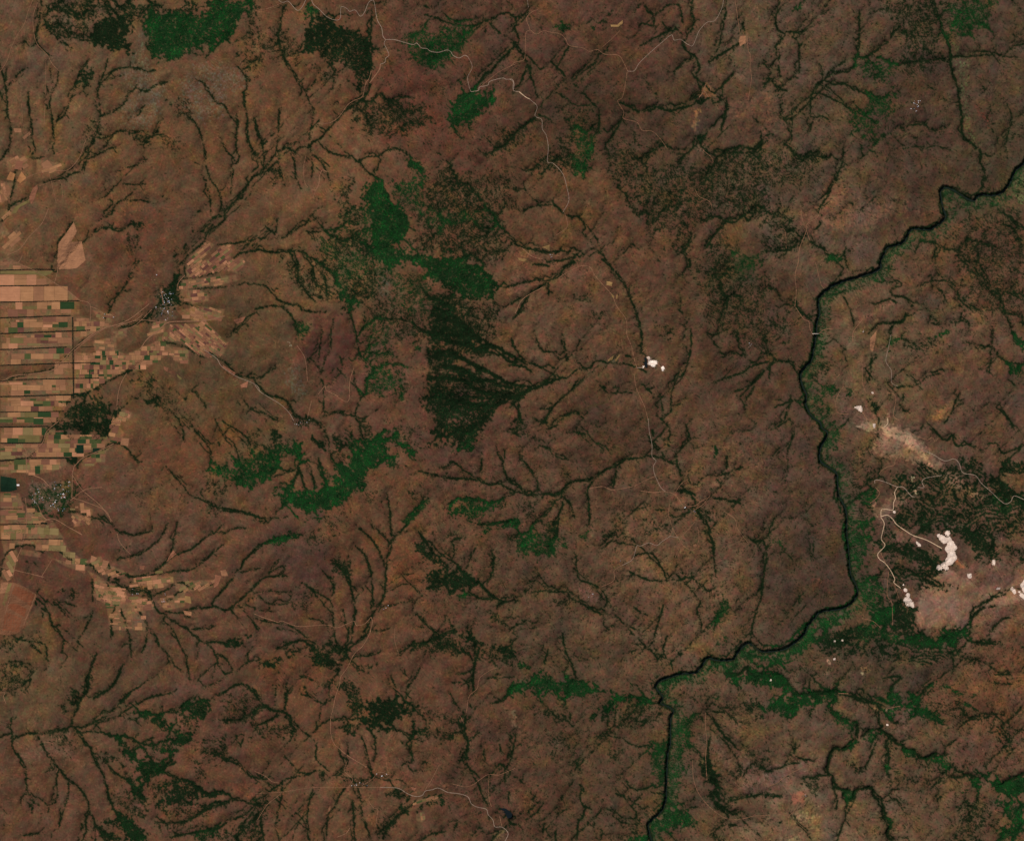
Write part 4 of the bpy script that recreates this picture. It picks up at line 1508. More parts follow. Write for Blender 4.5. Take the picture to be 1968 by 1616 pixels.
c128,98,74,.75,3 760,10 900,20 1100,90 1220,200 1300,300 1420,420 1600,540 1750,640 1700,640 1480,540 1330,450 1180,370 1050,300 900,290 800,240 860,140 780,80
c170,134,100,.75,2 880,60 980,70 1100,120 1190,220 1240,310 1320,410 1220,350 1150,260 1040,170 900,120
c120,88,68,.6,5 840,150 980,180 1000,260 860,260
T 0 402
F-42,12,7,.8 0,0 110,0 30,110 70,190 0,230
F5,10,6,.5 700,1000 880,960 880,1050 720,1080
F0,8,6,.5 1340,560 1420,560 1440,700 1360,680
F-15,8,5,.6 1160,860 1260,840 1240,930 1120,960
F20,9,5,.5 1440,730 1700,760 1680,840 1450,850
T 0 0
F60,10,7,.8 0,1400 80,1390 60,1500 0,1560
F-30,10,7,.6 40,1200 200,1180 220,1260 60,1300
F-20,10,6,.6 280,1210 460,1240 420,1300 280,1300
T 0 804
F-20,9,6,.6 640,1080 760,1040 800,1100 900,1140 1000,1180 880,1200 740,1170
F15,9,6,.6 700,1200 900,1280 1000,1380 820,1420 700,1340
F-5,9,6,.6 960,1350 1150,1360 1180,1440 1000,1460
F-30,8,6,.5 1320,1230 1640,1220 1600,1280 1340,1320
F0,9,7,.4 400,1060 640,1120 640,1170 480,1110
T 492 192 1.6314
G.42 270,340 330,330 340,420 400,480 420,530 400,620 300,660 240,600 250,520 180,470 230,420 280,430
G.5 430,260 520,250 540,330 500,360 470,340 420,300
D.5 520,280 600,220 700,310 760,390 780,450 700,400 600,410 540,380
D.62 540,600 620,600 680,640 720,720 690,760 740,790 700,800 540,780
D.62 530,790 700,850 840,920 840,940 700,950 560,989 530,989
K.5 700,640 760,640 760,750 700,740
G.35 430,540 560,560 560,700 480,680 420,640
G.3 340,680 440,700 420,820 350,850
G.5 350,840 460,850 460,930 350,920
K.45 190,440 330,440 300,600 190,560
K.35 580,420 780,440 760,520 600,500
K.5 330,0 520,10 560,60 430,120 330,90
G.6 1010,80 1060,130 1030,240 1000,230
K.4 940,130 1010,80 1000,220 900,220
K.35 760,100 900,80 820,160 740,170
K.4 1100,150 1204,120 1204,320 1120,260
T 1230 0 1.6314
K.5 820,0 950,0 920,120 960,200 840,250 820,150
G.6 960,10 1110,0 1090,90 960,120
G.5 680,200 800,200 780,260 690,240
G.55 720,300 800,310 770,380 700,350
K.35 0,560 120,500 220,520 300,580 200,700 60,720 0,680
K.4 200,480 380,470 420,580 300,640 220,560
K.4 230,700 300,780 360,900 240,980 180,900
G.5 290,790 370,800 360,860 300,850
K.4 380,480 540,480 520,560 420,560
K.4 100,600 160,640 150,780 90,800
G.4 660,360 760,380 740,450 660,420
K.3 960,700 1204,640 1204,989 1040,989
c124,86,54,.8,3 180,290 210,260 240,300 210,310
c112,78,56,.6,5 580,570 640,580 640,640 600,640 560,700 520,690 560,650
c112,80,60,.6,4 500,640 540,640 600,690 540,740 500,700
c106,78,60,.6,8 650,650 760,640 780,700 660,700
c104,74,56,.6,6 350,540 375,540 370,590 350,580
c102,72,52,.5,8 240,340 340,300 400,330 300,380
T 1468 804
c140,108,82,.7,2 1180,200 1210,330 1260,400 1230,400 1170,320 1140,240
c132,102,78,.7,2 860,140 940,150 1000,220 1020,240 960,290 870,270 900,200
c150,120,92,.7,1.5 700,60 760,20 860,60 800,100
c124,96,74,.6,2 1330,420 1470,500 1500,560 1400,520
c118,90,70,.6,3 1000,540 1100,600 1000,700 880,780 820,720 900,640
T 980 402
o 1045,1122,12 1052,1138,11 1058,1165,20 1088,1166,24 1084,1186,15 1106,1158,15 1072,1150,12
T 1230 808 1.6314
o 962,352,9 945,368,10 934,360,7 951,378,8 972,386,12 984,398,8 962,402,10 974,418,13 968,438,15 984,430,8 950,452,9 936,460,10 958,462,7 966,370,7
o 824,514,4 830,530,7 838,546,7 832,562,9 850,574,8 842,562,8 838,576,6 854,582,4
o 1168,530,7 1163,524,4 1172,538,5
o 1196,516,8 1204,505,9 1204,530,9 1192,546,6 1202,552,8 1186,535,4
B.95 1010,110 1060,130 1110,200 1160,240 1204,250 1204,330 1120,330 1080,420 1050,420 1030,350 980,330 900,330 870,290 960,260 900,200 870,200
D.8 1090,190 1140,190 1204,240 1204,270 1140,250
s5 300,715 300,760 278,785 310,795 335,775 350,800 440,808 460,830 490,860 540,860 620,850
G.95 350,785 440,800 455,825 420,840 360,820
G.97 375,893 420,868 500,860 610,855 620,872 560,882 480,905 400,918
s4 620,855 700,872 760,895
G.85 750,870 820,870 900,895 960,950 880,925 800,895
G.9 700,640 760,655 850,685 940,688 960,660 1010,660 940,714 850,714 760,695 700,675
s4 960,680 1010,660 1030,690 1120,700
s3 1030,680 1040,620 1070,590 1110,580
B.9 560,705 700,650 800,680 1000,720 920,770 700,725 600,745
G.93 720,600 790,590 790,645 720,645
B.95 780,480 860,620 840,690 790,640 770,560
c128,97,76,.92,2 866,640 868,600 884,500 960,462 1010,490 1060,520 1204,480 1204,560 1060,600 1020,650 930,650
c112,82,66,.6,4 1080,480 1204,490 1204,540 1100,520
G.75 680,490 760,520 780,620 700,600
G.7 645,340 720,360 700,480 675,480
B.8 860,460 960,465 880,500 1000,520 860,530
T 492 192 1.6314
s6 560,800 640,810 720,850 800,890 860,900
s5 560,740 640,740 700,750 760,780 850,830
s6 550,870 640,880 720,920 800,930 870,905 960,870
s6 560,930 650,950 740,960 820,930
s6 580,660 640,690 690,740 720,760
s5 600,760 690,780 760,800
s5 580,840 650,845 700,880
s4 540,620 600,640 640,690
G.97 335,255 380,270 420,320 480,360 490,400 450,430 440,470 420,480 410,430 370,400 340,330
G.95 430,480 480,480 560,490 640,500 700,530 750,570 750,620 690,640 620,600 560,570 540,530 470,510
T 0 804
pr 92,1325 118,1268 255,1335 232,1400 170,1370
pr 80,1405 120,1395 200,1440 185,1500 60,1430
pl 62,1252 88,1250 40,1420 15,1410
c100,72,52,.5,4 1340,850 1450,880 1440,960 1350,940
T 1350 850 1
c98,72,52,.7,12 0,0 120,0 120,90 0,90
"""

# ---------------------------------------------------------------- survey -> features in photograph pixels
def parse(text):
    feats = []; ox = oy = 0
    for ln in text.splitlines():
        ln = ln.strip()
        if not ln: continue
        head, _, rest = ln.partition(' ')
        k = head[0]; arg = head[1:]
        if k == 'T':
            tv = list(map(float, rest.split())); ox, oy = tv[:2]; sc = tv[2] if len(tv) > 2 else 3.936; continue
        if k in 'R': pass
        try: pts = np.array([[float(v) for v in p.split(',')] for p in rest.split()])
        except ValueError: continue
        pts = pts / sc + (np.array([ox, oy]) if k != 'o' else np.array([ox, oy, 0]))
        feats.append((k, arg, pts))
    return feats
FEATS = parse(SURVEY)

PAD = 60
GW, GH = 1968 + 2 * PAD, 1616 + 2 * PAD
YY, XX = np.mgrid[0:GH, 0:GW].astype(np.float32); XX -= PAD; YY -= PAD

def spectral(lo, hi, beta=0.0, seed=0, shape=(GH, GW)):
    """band limited noise, wavelengths lo..hi in cells, unit deviation"""
    r = np.random.default_rng(seed)
    f = np.fft.rfft2(r.standard_normal(shape).astype(np.float32))
    fy = np.fft.fftfreq(shape[0])[:, None]; fx = np.fft.rfftfreq(shape[1])[None, :]
    fr = np.sqrt(fx * fx + fy * fy); fr[0, 0] = 1e-6
    g = np.exp(-(fr * lo) ** 2 * 1.2) * (1 - np.exp(-(fr * hi) ** 2 * 1.2)) * fr ** (-beta)
    n = np.fft.irfft2(f * g, s=shape); n = n / n.std()
    return n.astype(np.float32)
def blur(a, sigma):
    p = int(sigma * 3) + 1
    b = np.pad(a, p, mode='edge')
    f = np.fft.rfft2(b)
    fy = np.fft.fftfreq(b.shape[0])[:, None]; fx = np.fft.rfftfreq(b.shape[1])[None, :]
    f *= np.exp(-2 * (math.pi * sigma) ** 2 * (fx * fx + fy * fy))
    return np.fft.irfft2(f, s=b.shape)[p:-p, p:-p].astype(np.float32)
def bil(a, x, y):
    """sample grid array a at photograph pixel x, y"""
    gx = np.clip(x + PAD, 0, a.shape[1] - 1.001); gy = np.clip(y + PAD, 0, a.shape[0] - 1.001)
    ix = gx.astype(np.int32); iy = gy.astype(np.int32); fx = gx - ix; fy = gy - iy
    if a.ndim == 3: fx = fx[..., None]; fy = fy[..., None]
    return (a[iy, ix] * (1 - fx) + a[iy, ix + 1] * fx) * (1 - fy) + (a[iy + 1, ix] * (1 - fx) + a[iy + 1, ix + 1] * fx) * fy
def sm(x): x = np.clip(x, 0, 1); return x * x * (3 - 2 * x)
def dense(pts, step=4.0, wig=0.0, seed=0):
    """Catmull-Rom through the points, resampled, with a little meander"""
    P = np.vstack([2 * pts[0] - pts[1], pts, 2 * pts[-1] - pts[-2]]); out = []
    for i in range(1, len(P) - 2):
        n = max(1, int(math.ceil(np.hypot(*(P[i + 1] - P[i])) / step)))
        t = np.linspace(0, 1, n, endpoint=False)[:, None]
        a, b, c, d = P[i - 1], P[i], P[i + 1], P[i + 2]
        out.append(.5 * ((2 * b) + (c - a) * t + (2 * a - 5 * b + 4 * c - d) * t ** 2 + (3 * b - a - 3 * c + d) * t ** 3))
    out = np.vstack(out + [P[-2][None]])
    if wig and len(out) > 3:
        r = np.random.default_rng(seed); n = r.standard_normal(out.shape) * wig; n[0] = n[-1] = 0
        out = out + n
    return out
def seg_field(dist, pts, R, bias=0.0, side=None, ends=None):
    """dist = min(dist, distance to polyline - bias) near the line"""
    for i in range(len(pts) - 1):
        (x0, y0), (x1, y1) = pts[i], pts[i + 1]
        xa = int(max(0, math.floor(min(x0, x1) - R + PAD))); xb = int(min(GW, math.ceil(max(x0, x1) + R + PAD) + 1))
        ya = int(max(0, math.floor(min(y0, y1) - R + PAD))); yb = int(min(GH, math.ceil(max(y0, y1) + R + PAD) + 1))
        if xa >= xb or ya >= yb: continue
        X = XX[ya:yb, xa:xb]; Y = YY[ya:yb, xa:xb]
        dx, dy = x1 - x0, y1 - y0; L = dx * dx + dy * dy + 1e-9
        t = np.clip(((X - x0) * dx + (Y - y0) * dy) / L, 0, 1)
        ex = X - (x0 + t * dx); ey = Y - (y0 + t * dy)
        d = np.sqrt(ex * ex + ey * ey) - bias
        D = dist[ya:yb, xa:xb]; m = d < D
        D[m] = d[m]
        if side is not None:
            S = side[ya:yb, xa:xb]; s = np.sign(dx * ey - dy * ex); S[m] = s[m]
def poly_sd(pts, R):
    """signed distance (positive inside) of a polygon in its padded box"""
    xa = int(max(0, math.floor(pts[:, 0].min() - R + PAD))); xb = int(min(GW, math.ceil(pts[:, 0].max() + R + PAD)))
    ya = int(max(0, math.floor(pts[:, 1].min() - R + PAD))); yb = int(min(GH, math.ceil(pts[:, 1].max() + R + PAD)))
    if xa >= xb or ya >= yb: return None
    X = XX[ya:yb, xa:xb]; Y = YY[ya:yb, xa:xb]
    ins = np.zeros(X.shape, bool); D = np.full(X.shape, 1e9, np.float32)
    n = len(pts)
    for i in range(n):
        x0, y0 = pts[i]; x1, y1 = pts[(i + 1) % n]
        if y0 != y1:
            c = ((Y > min(y0, y1)) & (Y <= max(y0, y1))) & (X < x0 + (Y - y0) * (x1 - x0) / (y1 - y0))
            ins ^= c
        dx, dy = x1 - x0, y1 - y0; L = dx * dx + dy * dy + 1e-9
        t = np.clip(((X - x0) * dx + (Y - y0) * dy) / L, 0, 1)
        D = np.minimum(D, (X - x0 - t * dx) ** 2 + (Y - y0 - t * dy) ** 2)
    D = np.sqrt(D); return (slice(ya, yb), slice(xa, xb)), np.where(ins, D, -D)
def area(p): x, y = p[:, 0], p[:, 1]; return abs(np.dot(x, np.roll(y, -1)) - np.dot(y, np.roll(x, -1))) / 2
def in_poly(p, x, y):
    c = False; n = len(p)
    for i in range(n):
        x0, y0 = p[i]; x1, y1 = p[(i + 1) % n]
        if (y0 > y) != (y1 > y) and x < (x1 - x0) * (y - y0) / (y1 - y0) + x0: c = not c
    return c

# ---------------------------------------------------------------- streams and the river
_wn = None
S_val = np.full((GH, GW), 60.0, np.float32)      # distance minus half width
S_dist = np.full((GH, GW), 60.0, np.float32)     # distance to any valley line
E_val = np.full((GH, GW), 60.0, np.float32)
R_dist = np.full((GH, GW), 90.0, np.float32); R_side = np.zeros((GH, GW), np.float32)
STREAMS = []; river_runs = []
for i, (k, arg, p) in enumerate(FEATS):
    if k == 's' and len(p) > 1:
        w = float(arg); q = dense(p, 4.0, 0.65, i); STREAMS.append((w, q))
        nq = len(q) - 1; wf = .40 if q[:, 0].mean() < 900 else .52
        for j in range(nq): seg_field(S_val, q[j:j + 2], 9, w * wf * min(1, .62 + 2.2 * min(j + .5, nq - j - .5) / max(nq, 1)))
        seg_field(S_dist, dense(p, 12), 60, 0.4 * w)
    elif k == 'e':
        seg_field(E_val, dense(p, 4, .6, i), 12, float(arg) * .6)
    elif k == 'R': river_runs.append(p)
RIV = np.vstack(river_runs)
keep = [0]
for i in range(1, len(RIV)):
    if np.hypot(*(RIV[i] - RIV[keep[-1]])) > 5: keep.append(i)
RIV = dense(RIV[keep], 5.0)
seg_field(R_dist, RIV, 90, 0.0, R_side)
R_sd = R_dist * np.where(R_side > 0, 1, -1)       # + on the right bank going downstream (west / north)

# ---------------------------------------------------------------- heights (metres)
HC = [(0,600,-90),(0,850,-90),(100,950,-80),(200,1180,-40),(60,1400,0),(250,350,20),(330,200,190),(300,60,120),(120,60,40),(450,150,110),(430,420,30),
 (600,280,-10),(640,80,150),(560,450,60),(720,420,200),(740,560,290),(820,700,250),(830,900,190),(600,720,60),(430,780,60),(420,920,40),(600,850,80),(640,950,240),(760,820,180),
 (560,1130,120),(640,1300,40),(760,1180,60),(900,1080,60),(870,1000,120),(450,1330,160),(350,1480,130),(300,1250,20),(100,1500,60),(560,1460,30),(680,1380,110),(800,1420,40),(760,1560,30),
 (940,240,160),(960,120,60),(1100,250,60),(1060,420,30),(1150,600,10),(1250,800,0),(1000,760,10),(1050,900,20),(1200,1000,0),(1060,1160,20),(1200,1250,-10),(1000,1330,0),(1100,1500,-20),
 (1200,100,70),(1350,250,50),(1400,450,60),(1450,700,20),(1480,1000,0),(1500,1250,-20),(1500,200,40),(1650,150,90),(1780,60,160),(1850,180,60),(1930,60,110),(1750,320,10),(1600,420,-10),
 (1750,480,40),(1900,500,70),(1680,650,60),(1850,700,90),(1720,820,120),(1900,820,60),(1800,950,110),(1700,1100,80),(1850,1080,150),(1930,1150,150),(1650,1250,40),(1800,1300,60),(1930,1300,90),
 (1450,1400,0),(1600,1400,40),(1560,1550,90),(1750,1450,30),(1850,1580,90),(1950,1480,10),(1400,1560,10),(1300,1560,-20)]
hy = np.arange(-PAD, 1616 + PAD, 8.0); hx = np.arange(-PAD, 1968 + PAD + 8, 8.0)
HX, HY = np.meshgrid(hx, hy); num = np.zeros_like(HX); den = np.zeros_like(HX)
for cx, cy, cz in HC:
    w = 1.0 / ((HX - cx) ** 2 + (HY - cy) ** 2 + 50 ** 2) ** 1.8; num += w * cz; den += w
hb = num / den
def up(a, s):
    gx = np.clip((XX + PAD) / s, 0, a.shape[1] - 1.001); gy = np.clip((YY + PAD) / s, 0, a.shape[0] - 1.001)
    ix = gx.astype(np.int32); iy = gy.astype(np.int32); fx = gx - ix; fy = gy - iy
    return ((a[iy, ix] * (1 - fx) + a[iy, ix + 1] * fx) * (1 - fy) + (a[iy + 1, ix] * (1 - fx) + a[iy + 1, ix + 1] * fx) * fy).astype(np.float32)
Hh = blur(up(hb, 8), 14)
# the flat farm plain in the west
plain = np.zeros((GH, GW), np.float32)
for i, (k, arg, p) in enumerate(FEATS):
    if k == 'F' and area(p) > 250:
        r = poly_sd(p, 22)
        if r: plain[r[0]] = np.maximum(plain[r[0]], sm((r[1] + 18) / 20))
rough = 1 - .9 * blur(plain, 3)
warpx = spectral(10, 60, .6, 1) * 2.2; warpy = spectral(10, 60, .6, 2) * 2.2
Sd = bil(S_dist, XX + warpx, YY + warpy)
valley = 1 - np.exp(-(np.clip(Sd, 0, 60) / 17.0) ** 1.15)
east = .55 + .45 * sm((XX - 500) / 700)
rid = (-np.abs(spectral(18, 160, .9, 3)) * 7 - np.abs(spectral(7, 40, .5, 4)) * 1.5) * east
Hh += rough * (valley * 54 + rid + spectral(30, 300, 1.2, 5) * 20)

# drainage from flow accumulation on a coarse copy, so side gullies join the surveyed streams
import heapq
CS = 4
ch = Hh[::CS, ::CS].astype(np.float64) - 30 * np.exp(-(Sd[::CS, ::CS] / 5) ** 2) - 160 * np.exp(-(R_dist[::CS, ::CS] / 9) ** 2)
ch += np.random.default_rng(5).standard_normal(ch.shape) * 1.2
nh, nw = ch.shape; order = []; down = -np.ones(nh * nw, np.int64); done = np.zeros(nh * nw, bool)
fl = ch.ravel().tolist(); hp = []
for y in range(nh):
    for x in range(nw):
        if y in (0, nh - 1) or x in (0, nw - 1): heapq.heappush(hp, (fl[y * nw + x], y * nw + x)); done[y * nw + x] = True
dn = done.tolist(); dw = down.tolist()
NB = [-nw - 1, -nw, -nw + 1, -1, 1, nw - 1, nw, nw + 1]
while hp:
    z, c = heapq.heappop(hp); order.append(c)
    x = c % nw
    if c < nw or c >= nw * (nh - 1) or x == 0 or x == nw - 1:
        nb = [c + o for o in NB if 0 <= c + o < nh * nw and abs((c + o) % nw - x) <= 1]
    else: nb = [c + o for o in NB]
    for n in nb:
        if not dn[n]:
            dn[n] = True; dw[n] = c; heapq.heappush(hp, (max(z + 1e-3, fl[n]), n))
acc = [1] * (nh * nw)
for c in reversed(order):
    if dw[c] >= 0: acc[dw[c]] += acc[c]
gd = np.full((GH, GW), 30.0, np.float32); gd_big = np.full((GH, GW), 30.0, np.float32); gd_mid = gd_big.copy()
jit = np.random.default_rng(6).uniform(-1.5, 1.5, (nh * nw, 2))
def cpt(c): return ((c % nw) * CS - PAD + jit[c, 0], (c // nw) * CS - PAD + jit[c, 1])
for c in range(nh * nw):
    if acc[c] > 5 and dw[c] >= 0:
        a = cpt(c); b = cpt(dw[c])
        seg_field(gd, np.array([a, b]), 7, min(1.2, .25 * math.log(acc[c] / 9.0 + 1)) - .3)
        if acc[c] > 22: seg_field(gd_mid, np.array([a, b]), 6, .1 + min(.5, .12 * math.log(acc[c] / 22.0 + 1)))
        if acc[c] > 55: seg_field(gd_big, np.array([a, b]), 7, min(1.0, .2 * math.log(acc[c] / 50.0 + 1)))
gul = np.exp(-np.clip(gd, 0, 30) / 2.3); gulb = np.exp(-np.clip(gd_big, 0, 30) / 2.8)
Hh -= rough * east * (gul * 9 + gulb * 10)
T_dist = np.full((GH, GW), 30.0, np.float32)
for w_, q_ in STREAMS:
    if w_ >= 5 and q_[:, 0].mean() > 1300: seg_field(T_dist, q_, 20)
T_val = np.exp(-(T_dist / (4.5 + spectral(10, 60, .4, 12) * .8)) ** 2)
Hh -= 46 * T_val
# the gorge: a near wall on the west and north bank, a long wooded slope on the other
far = np.clip(-R_sd, 0, 90); near = np.clip(R_sd, 0, 90)
gw = 30 + spectral(20, 120, .5, 8) * 7
gorge = np.where(R_sd > 0, 1 - sm((near - 1.2) / (5.0 + 1.6 * spectral(6, 40, .4, 13)).clip(2.5, 9)), 1 - sm((far - 1.5) / gw) ** .75)
flat = sm(1.12 - R_dist / 55)
Hh = Hh * (1 - flat) - 78 * gorge
Hh += rough * (spectral(2.5, 10, .3, 9) * 1.6)
river_z = -84.0
Hh = np.where(R_dist < 1.9, -92.0, np.maximum(Hh, -81.0)).astype(np.float32)
gy_, gx_ = np.gradient(blur(Hh, 7)); gn = np.hypot(gx_, gy_) + .05; gx_ /= gn; gy_ /= gn
def streaks(seed, L=5):
    n = spectral(1.8, 7, 0, seed); out = n.copy()
    for sg in (-1, 1):
        px, py = XX.copy(), YY.copy()
        for _ in range(L):
            vx, vy = bil(gx_, px, py), bil(gy_, px, py); px = px + sg * vx * 1.1; py = py + sg * vy * 1.1; out += bil(n, px, py)
    return (out / out.std()).astype(np.float32)
STK = streaks(77)
Hh += rough * STK * .6
def ground(X, Y): return bil(Hh, X, Y)

# ---------------------------------------------------------------- vegetation cover
dD = np.zeros((GH, GW), np.float32); dG = np.zeros((GH, GW), np.float32)
n_edge = spectral(5, 26, .5, 20); n_edge2 = spectral(2.5, 7, 0, 21)
slope_gy, slope_gx = np.gradient(blur(Hh, 2))
band = np.sin(blur(Hh, 3) / 3.0 + YY * .35 + spectral(5, 40, .6, 22) * 1.0) + .45 * spectral(2, 8, 0, 23)
for i, (k, arg, p) in enumerate(FEATS):
    if k not in 'DGKB': continue
    d = float(arg); amp = min(4.5, .16 * math.sqrt(area(p))); r = poly_sd(p, 18)
    if r is None: continue
    s, sd = r
    if d < .55 and k != 'B' or (k == 'K'): amp *= 1.7
    soft = 1.2 if d > .6 else min(14, .2 * math.sqrt(area(p)))
    v = d * sm((sd + n_edge[s] * amp * .8 + n_edge2[s] * amp * .3 + (gul[s] * 9 + gulb[s] * 7 - 3.6) * min(1.6, math.sqrt(area(p)) / 38) * (1 if k != 'B' else .4)) / soft + .5)
    v = v ** (.62 if k in 'DG' else .8) if d > .27 else v * .4
    if k == 'B': v = np.minimum(v * 1.3, 1) * np.clip(.66 + 1.0 * band[s], .05, 1.0)
    if k == 'G': dG[s] = np.maximum(dG[s], v)
    else: dD[s] = np.maximum(dD[s], v)
def rank(a):
    q = np.sort(a[::7, ::7].ravel()); return (np.searchsorted(q, a.ravel()) / len(q)).reshape(a.shape).astype(np.float32)
dG = np.maximum(dG, .62 * sm((30 - far) / 14) * (R_sd < -2) * sm(.75 + n_edge * .5))
U = rank(spectral(1.8, 6, 0, 30) * .75 + spectral(6, 30, .4, 31) * .45 + STK * .3 - gul * .4 - gulb * .5)
dens = np.maximum(dD, dG)
# sparse scrub that follows the gullies everywhere
amb = .01 + .025 * sm((XX - 600) / 700) ; amb = amb * rough; plateau = np.zeros((GH, GW), np.float32)
r = poly_sd(np.array([[860,600],[880,500],[960,460],[1010,490],[1060,520],[1204,480],[1204,560],[1060,600],[1020,650],[930,650],[860,640]]) / 1.6314 + [1230, 808], 10)
plateau[r[0]] = sm(r[1] / 6 + .5)
amb = amb * (1 - plateau)
gully_veg = (gd_big < .45 + spectral(8, 30, .3, 33) * .5) & (spectral(12, 60, .5, 34) + .8 * sm((XX - 500) / 900) > 1.15) & (rough > .7)
n3 = spectral(3, 9, 0, 32); n4 = spectral(8, 40, .4, 35)
stream = (S_val + n3 * .45 + n4 * .5 + .25 * spectral(30, 120, .4, 36)) < 0.0
stream |= (S_val < 2.0) & (U < .15)
stream |= (gd_mid < .3 + .3 * n4) & (S_val < 18 + 6 * n4) & (rough > .7) & (spectral(14, 60, .5, 37) > -.1)
Rveg = ((R_sd < 3.8 + 1.3 * n3) & (R_sd > -3.4 - 1.3 * n4)) & (R_dist > 1.2)
wood = U < (dens * .93 + .04 * (dens > .85) - .5 * np.clip(spectral(4, 30, .6, 38) - 1.15, 0, 1))
low = U < np.maximum(amb, 0) * (dens < .2)
wood &= ~((plateau > .5) & (dens < .6))
M = wood | stream | low | gully_veg | Rveg
M &= R_dist > 1.15
tone = np.clip(blur(np.minimum(dG * 1.5, 1) * (dG >= dD - .05), 1.5), 0, 1)
tone = tone * (1 - .62 * sm((700 - XX) / 120) * sm((YY - 1180) / 80)) * (1 - .4 * sm((YY - 450) / 40) * sm((XX - 800) / 60) * sm((1000 - XX) / 40) * sm((700 - YY) / 40))
tone = np.where(Rveg, 0.12, tone)
E = sm(-E_val / 2 + .6 + n3 * .25)

# ---------------------------------------------------------------- ground colour
def lin(c): c = np.asarray(c, np.float64) / 255.0; return np.where(c <= .04045, c / 12.92, ((c + .055) / 1.055) ** 2.4)
CC = """100,100,96,66,50 250,150,92,64,46 100,250,100,68,48 350,280,98,64,44 600,230,104,68,48 600,130,96,62,44 800,150,86,52,40 900,60,84,54,42 1050,60,88,56,44 1140,200,68,45,34
1200,60,84,52,40 1300,250,78,54,42 1450,60,92,66,52 1550,60,86,60,48 1600,200,84,60,46 1750,250,74,50,40 1900,100,80,56,44 1930,300,76,56,42 1100,380,92,60,42 1250,450,88,56,42
1150,480,94,60,44 1030,610,96,64,47 1250,700,90,60,45 1400,550,80,54,40 1400,700,76,50,38 1550,450,92,66,52 1500,650,82,54,42 1670,710,98,70,52 1880,650,98,66,50 1900,500,88,56,42
1900,750,88,58,46 150,450,100,66,46 310,430,88,58,43 450,670,82,57,40 450,800,86,60,42 400,850,100,66,44 600,600,100,68,46 650,700,90,56,44 850,850,88,56,44 750,1000,96,62,44
700,1050,96,60,42 600,1080,80,52,42 450,1000,90,58,44 250,1050,92,60,46 100,1120,84,52,40 100,1300,94,66,46 200,1300,82,56,42 350,1450,92,58,44 50,1550,90,58,44 450,1350,84,54,42
600,1300,92,58,42 700,1450,98,64,46 850,1300,88,56,42 950,1500,82,52,40 1100,1460,82,56,42 1050,1250,80,56,42 1050,1100,86,58,44 1250,1000,94,63,47 1300,1120,106,72,54 1190,840,76,50,38
1380,900,98,66,50 1500,900,80,54,44 1550,1100,72,50,40 1700,1300,78,56,44 1750,1100,82,56,46 1850,1150,100,68,54 1900,1300,100,62,44 1760,1480,90,62,47 1600,1450,92,64,50
1550,1550,112,80,62 1400,1500,84,58,44"""
num = np.zeros(HX.shape + (3,)); den = np.zeros_like(HX)
for t in CC.split():
    a = [float(v) for v in t.split(',')]
    w = 1.0 / ((HX - a[0]) ** 2 + (HY - a[1]) ** 2 + 45 ** 2) ** 2; num += w[..., None] * np.array(a[2:5]); den += w
num /= den[..., None]
wx = spectral(40, 200, 1, 40) * 25; wy = spectral(40, 200, 1, 41) * 25
COL = np.stack([up(num[..., j], 8) for j in range(3)], -1)
COL = np.stack([bil(COL[..., j], XX + wx, YY + wy) for j in range(3)], -1)
n5 = spectral(14, 90, .8, 42); n6 = spectral(3, 16, .4, 43); n7 = spectral(20, 140, .8, 44); n8 = spectral(2, 5, 0, 45)
for i, (k, arg, p) in enumerate(FEATS):
    if k == 'F' and area(p) > 250:
        r = poly_sd(p, 6)
        if r: a = (.75 * sm(r[1] / 3 + .6))[..., None]; COL[r[0]] = COL[r[0]] * (1 - a) + np.array([122, 84, 60]) * a
    if k == 'c':
        r_, g_, b_, al, so = [float(v) for v in arg.split(',')]; so_ = so
        if so >= 8 and g_ > .78 * r_ and b_ < .65 * r_: al *= .12
        if r_ < 100 and g_ < .56 * r_: al *= .55
        rocky = b_ > .74 * r_
        if rocky: b_ *= .9; r_ *= 1.06; g_ *= 1.03
        if r_ > 100 and so_ != 7 and (r_, g_) != (140, 88): al = min(.95, al * 1.25)
        r_, g_, b_ = r_ * 1.02, g_ * .93, b_ * .98
        so = so * .6 if so > 3 else so; r = poly_sd(p, so + 8)
        if r is None: continue
        s, sd = r; amp = so * .8 + 1
        a = (al * sm((sd + n_edge[s] * amp * .6 + n6[s] * amp * .25) / (so * 1.6) + .5) * (1 if so < 3.5 else np.clip(.72 + .22 * n6[s] + .12 * n8[s] + .15 * STK[s], .1, 1.2)))[..., None]
        if rocky: a = a * np.clip(.55 + .5 * n8[s] + .45 * n6[s], 0, 1.5)[..., None]
        COL[s] = COL[s] * (1 - a) + np.array([r_, g_, b_]) * a
COL *= (1 + .045 * n5 + .025 * n6 + .035 * n8 + .03 * STK)[..., None]
chroma = .028 * spectral(2, 8, 0, 46) + .03 * spectral(7, 40, .5, 47)
COL *= .965
COL[..., 0] *= .985 * (1 + .02 * n7 + chroma); COL[..., 1] *= 1.09 * (1 - chroma * .6); COL[..., 2] *= 1.01 * (1 - .03 * n7)
# bare scuffed patches and pale streaks on the open slopes
bare = sm((spectral(2.5, 14, .5, 48) * .8 + STK * .35 + n7 * .4 - gulb * 1.2 - 1.15) / .7) * rough
bare2 = sm((spectral(8, 60, 1.0, 49) - 1.25) / .35) * sm(.6 + n6 * .5)
dark2 = sm((spectral(6, 50, .9, 50) - 1.2) / .4) * (.4 + .6 * sm((XX - 500) / 600))
COL *= (1 + .17 * bare + .10 * bare2 - .13 * dark2)[..., None]
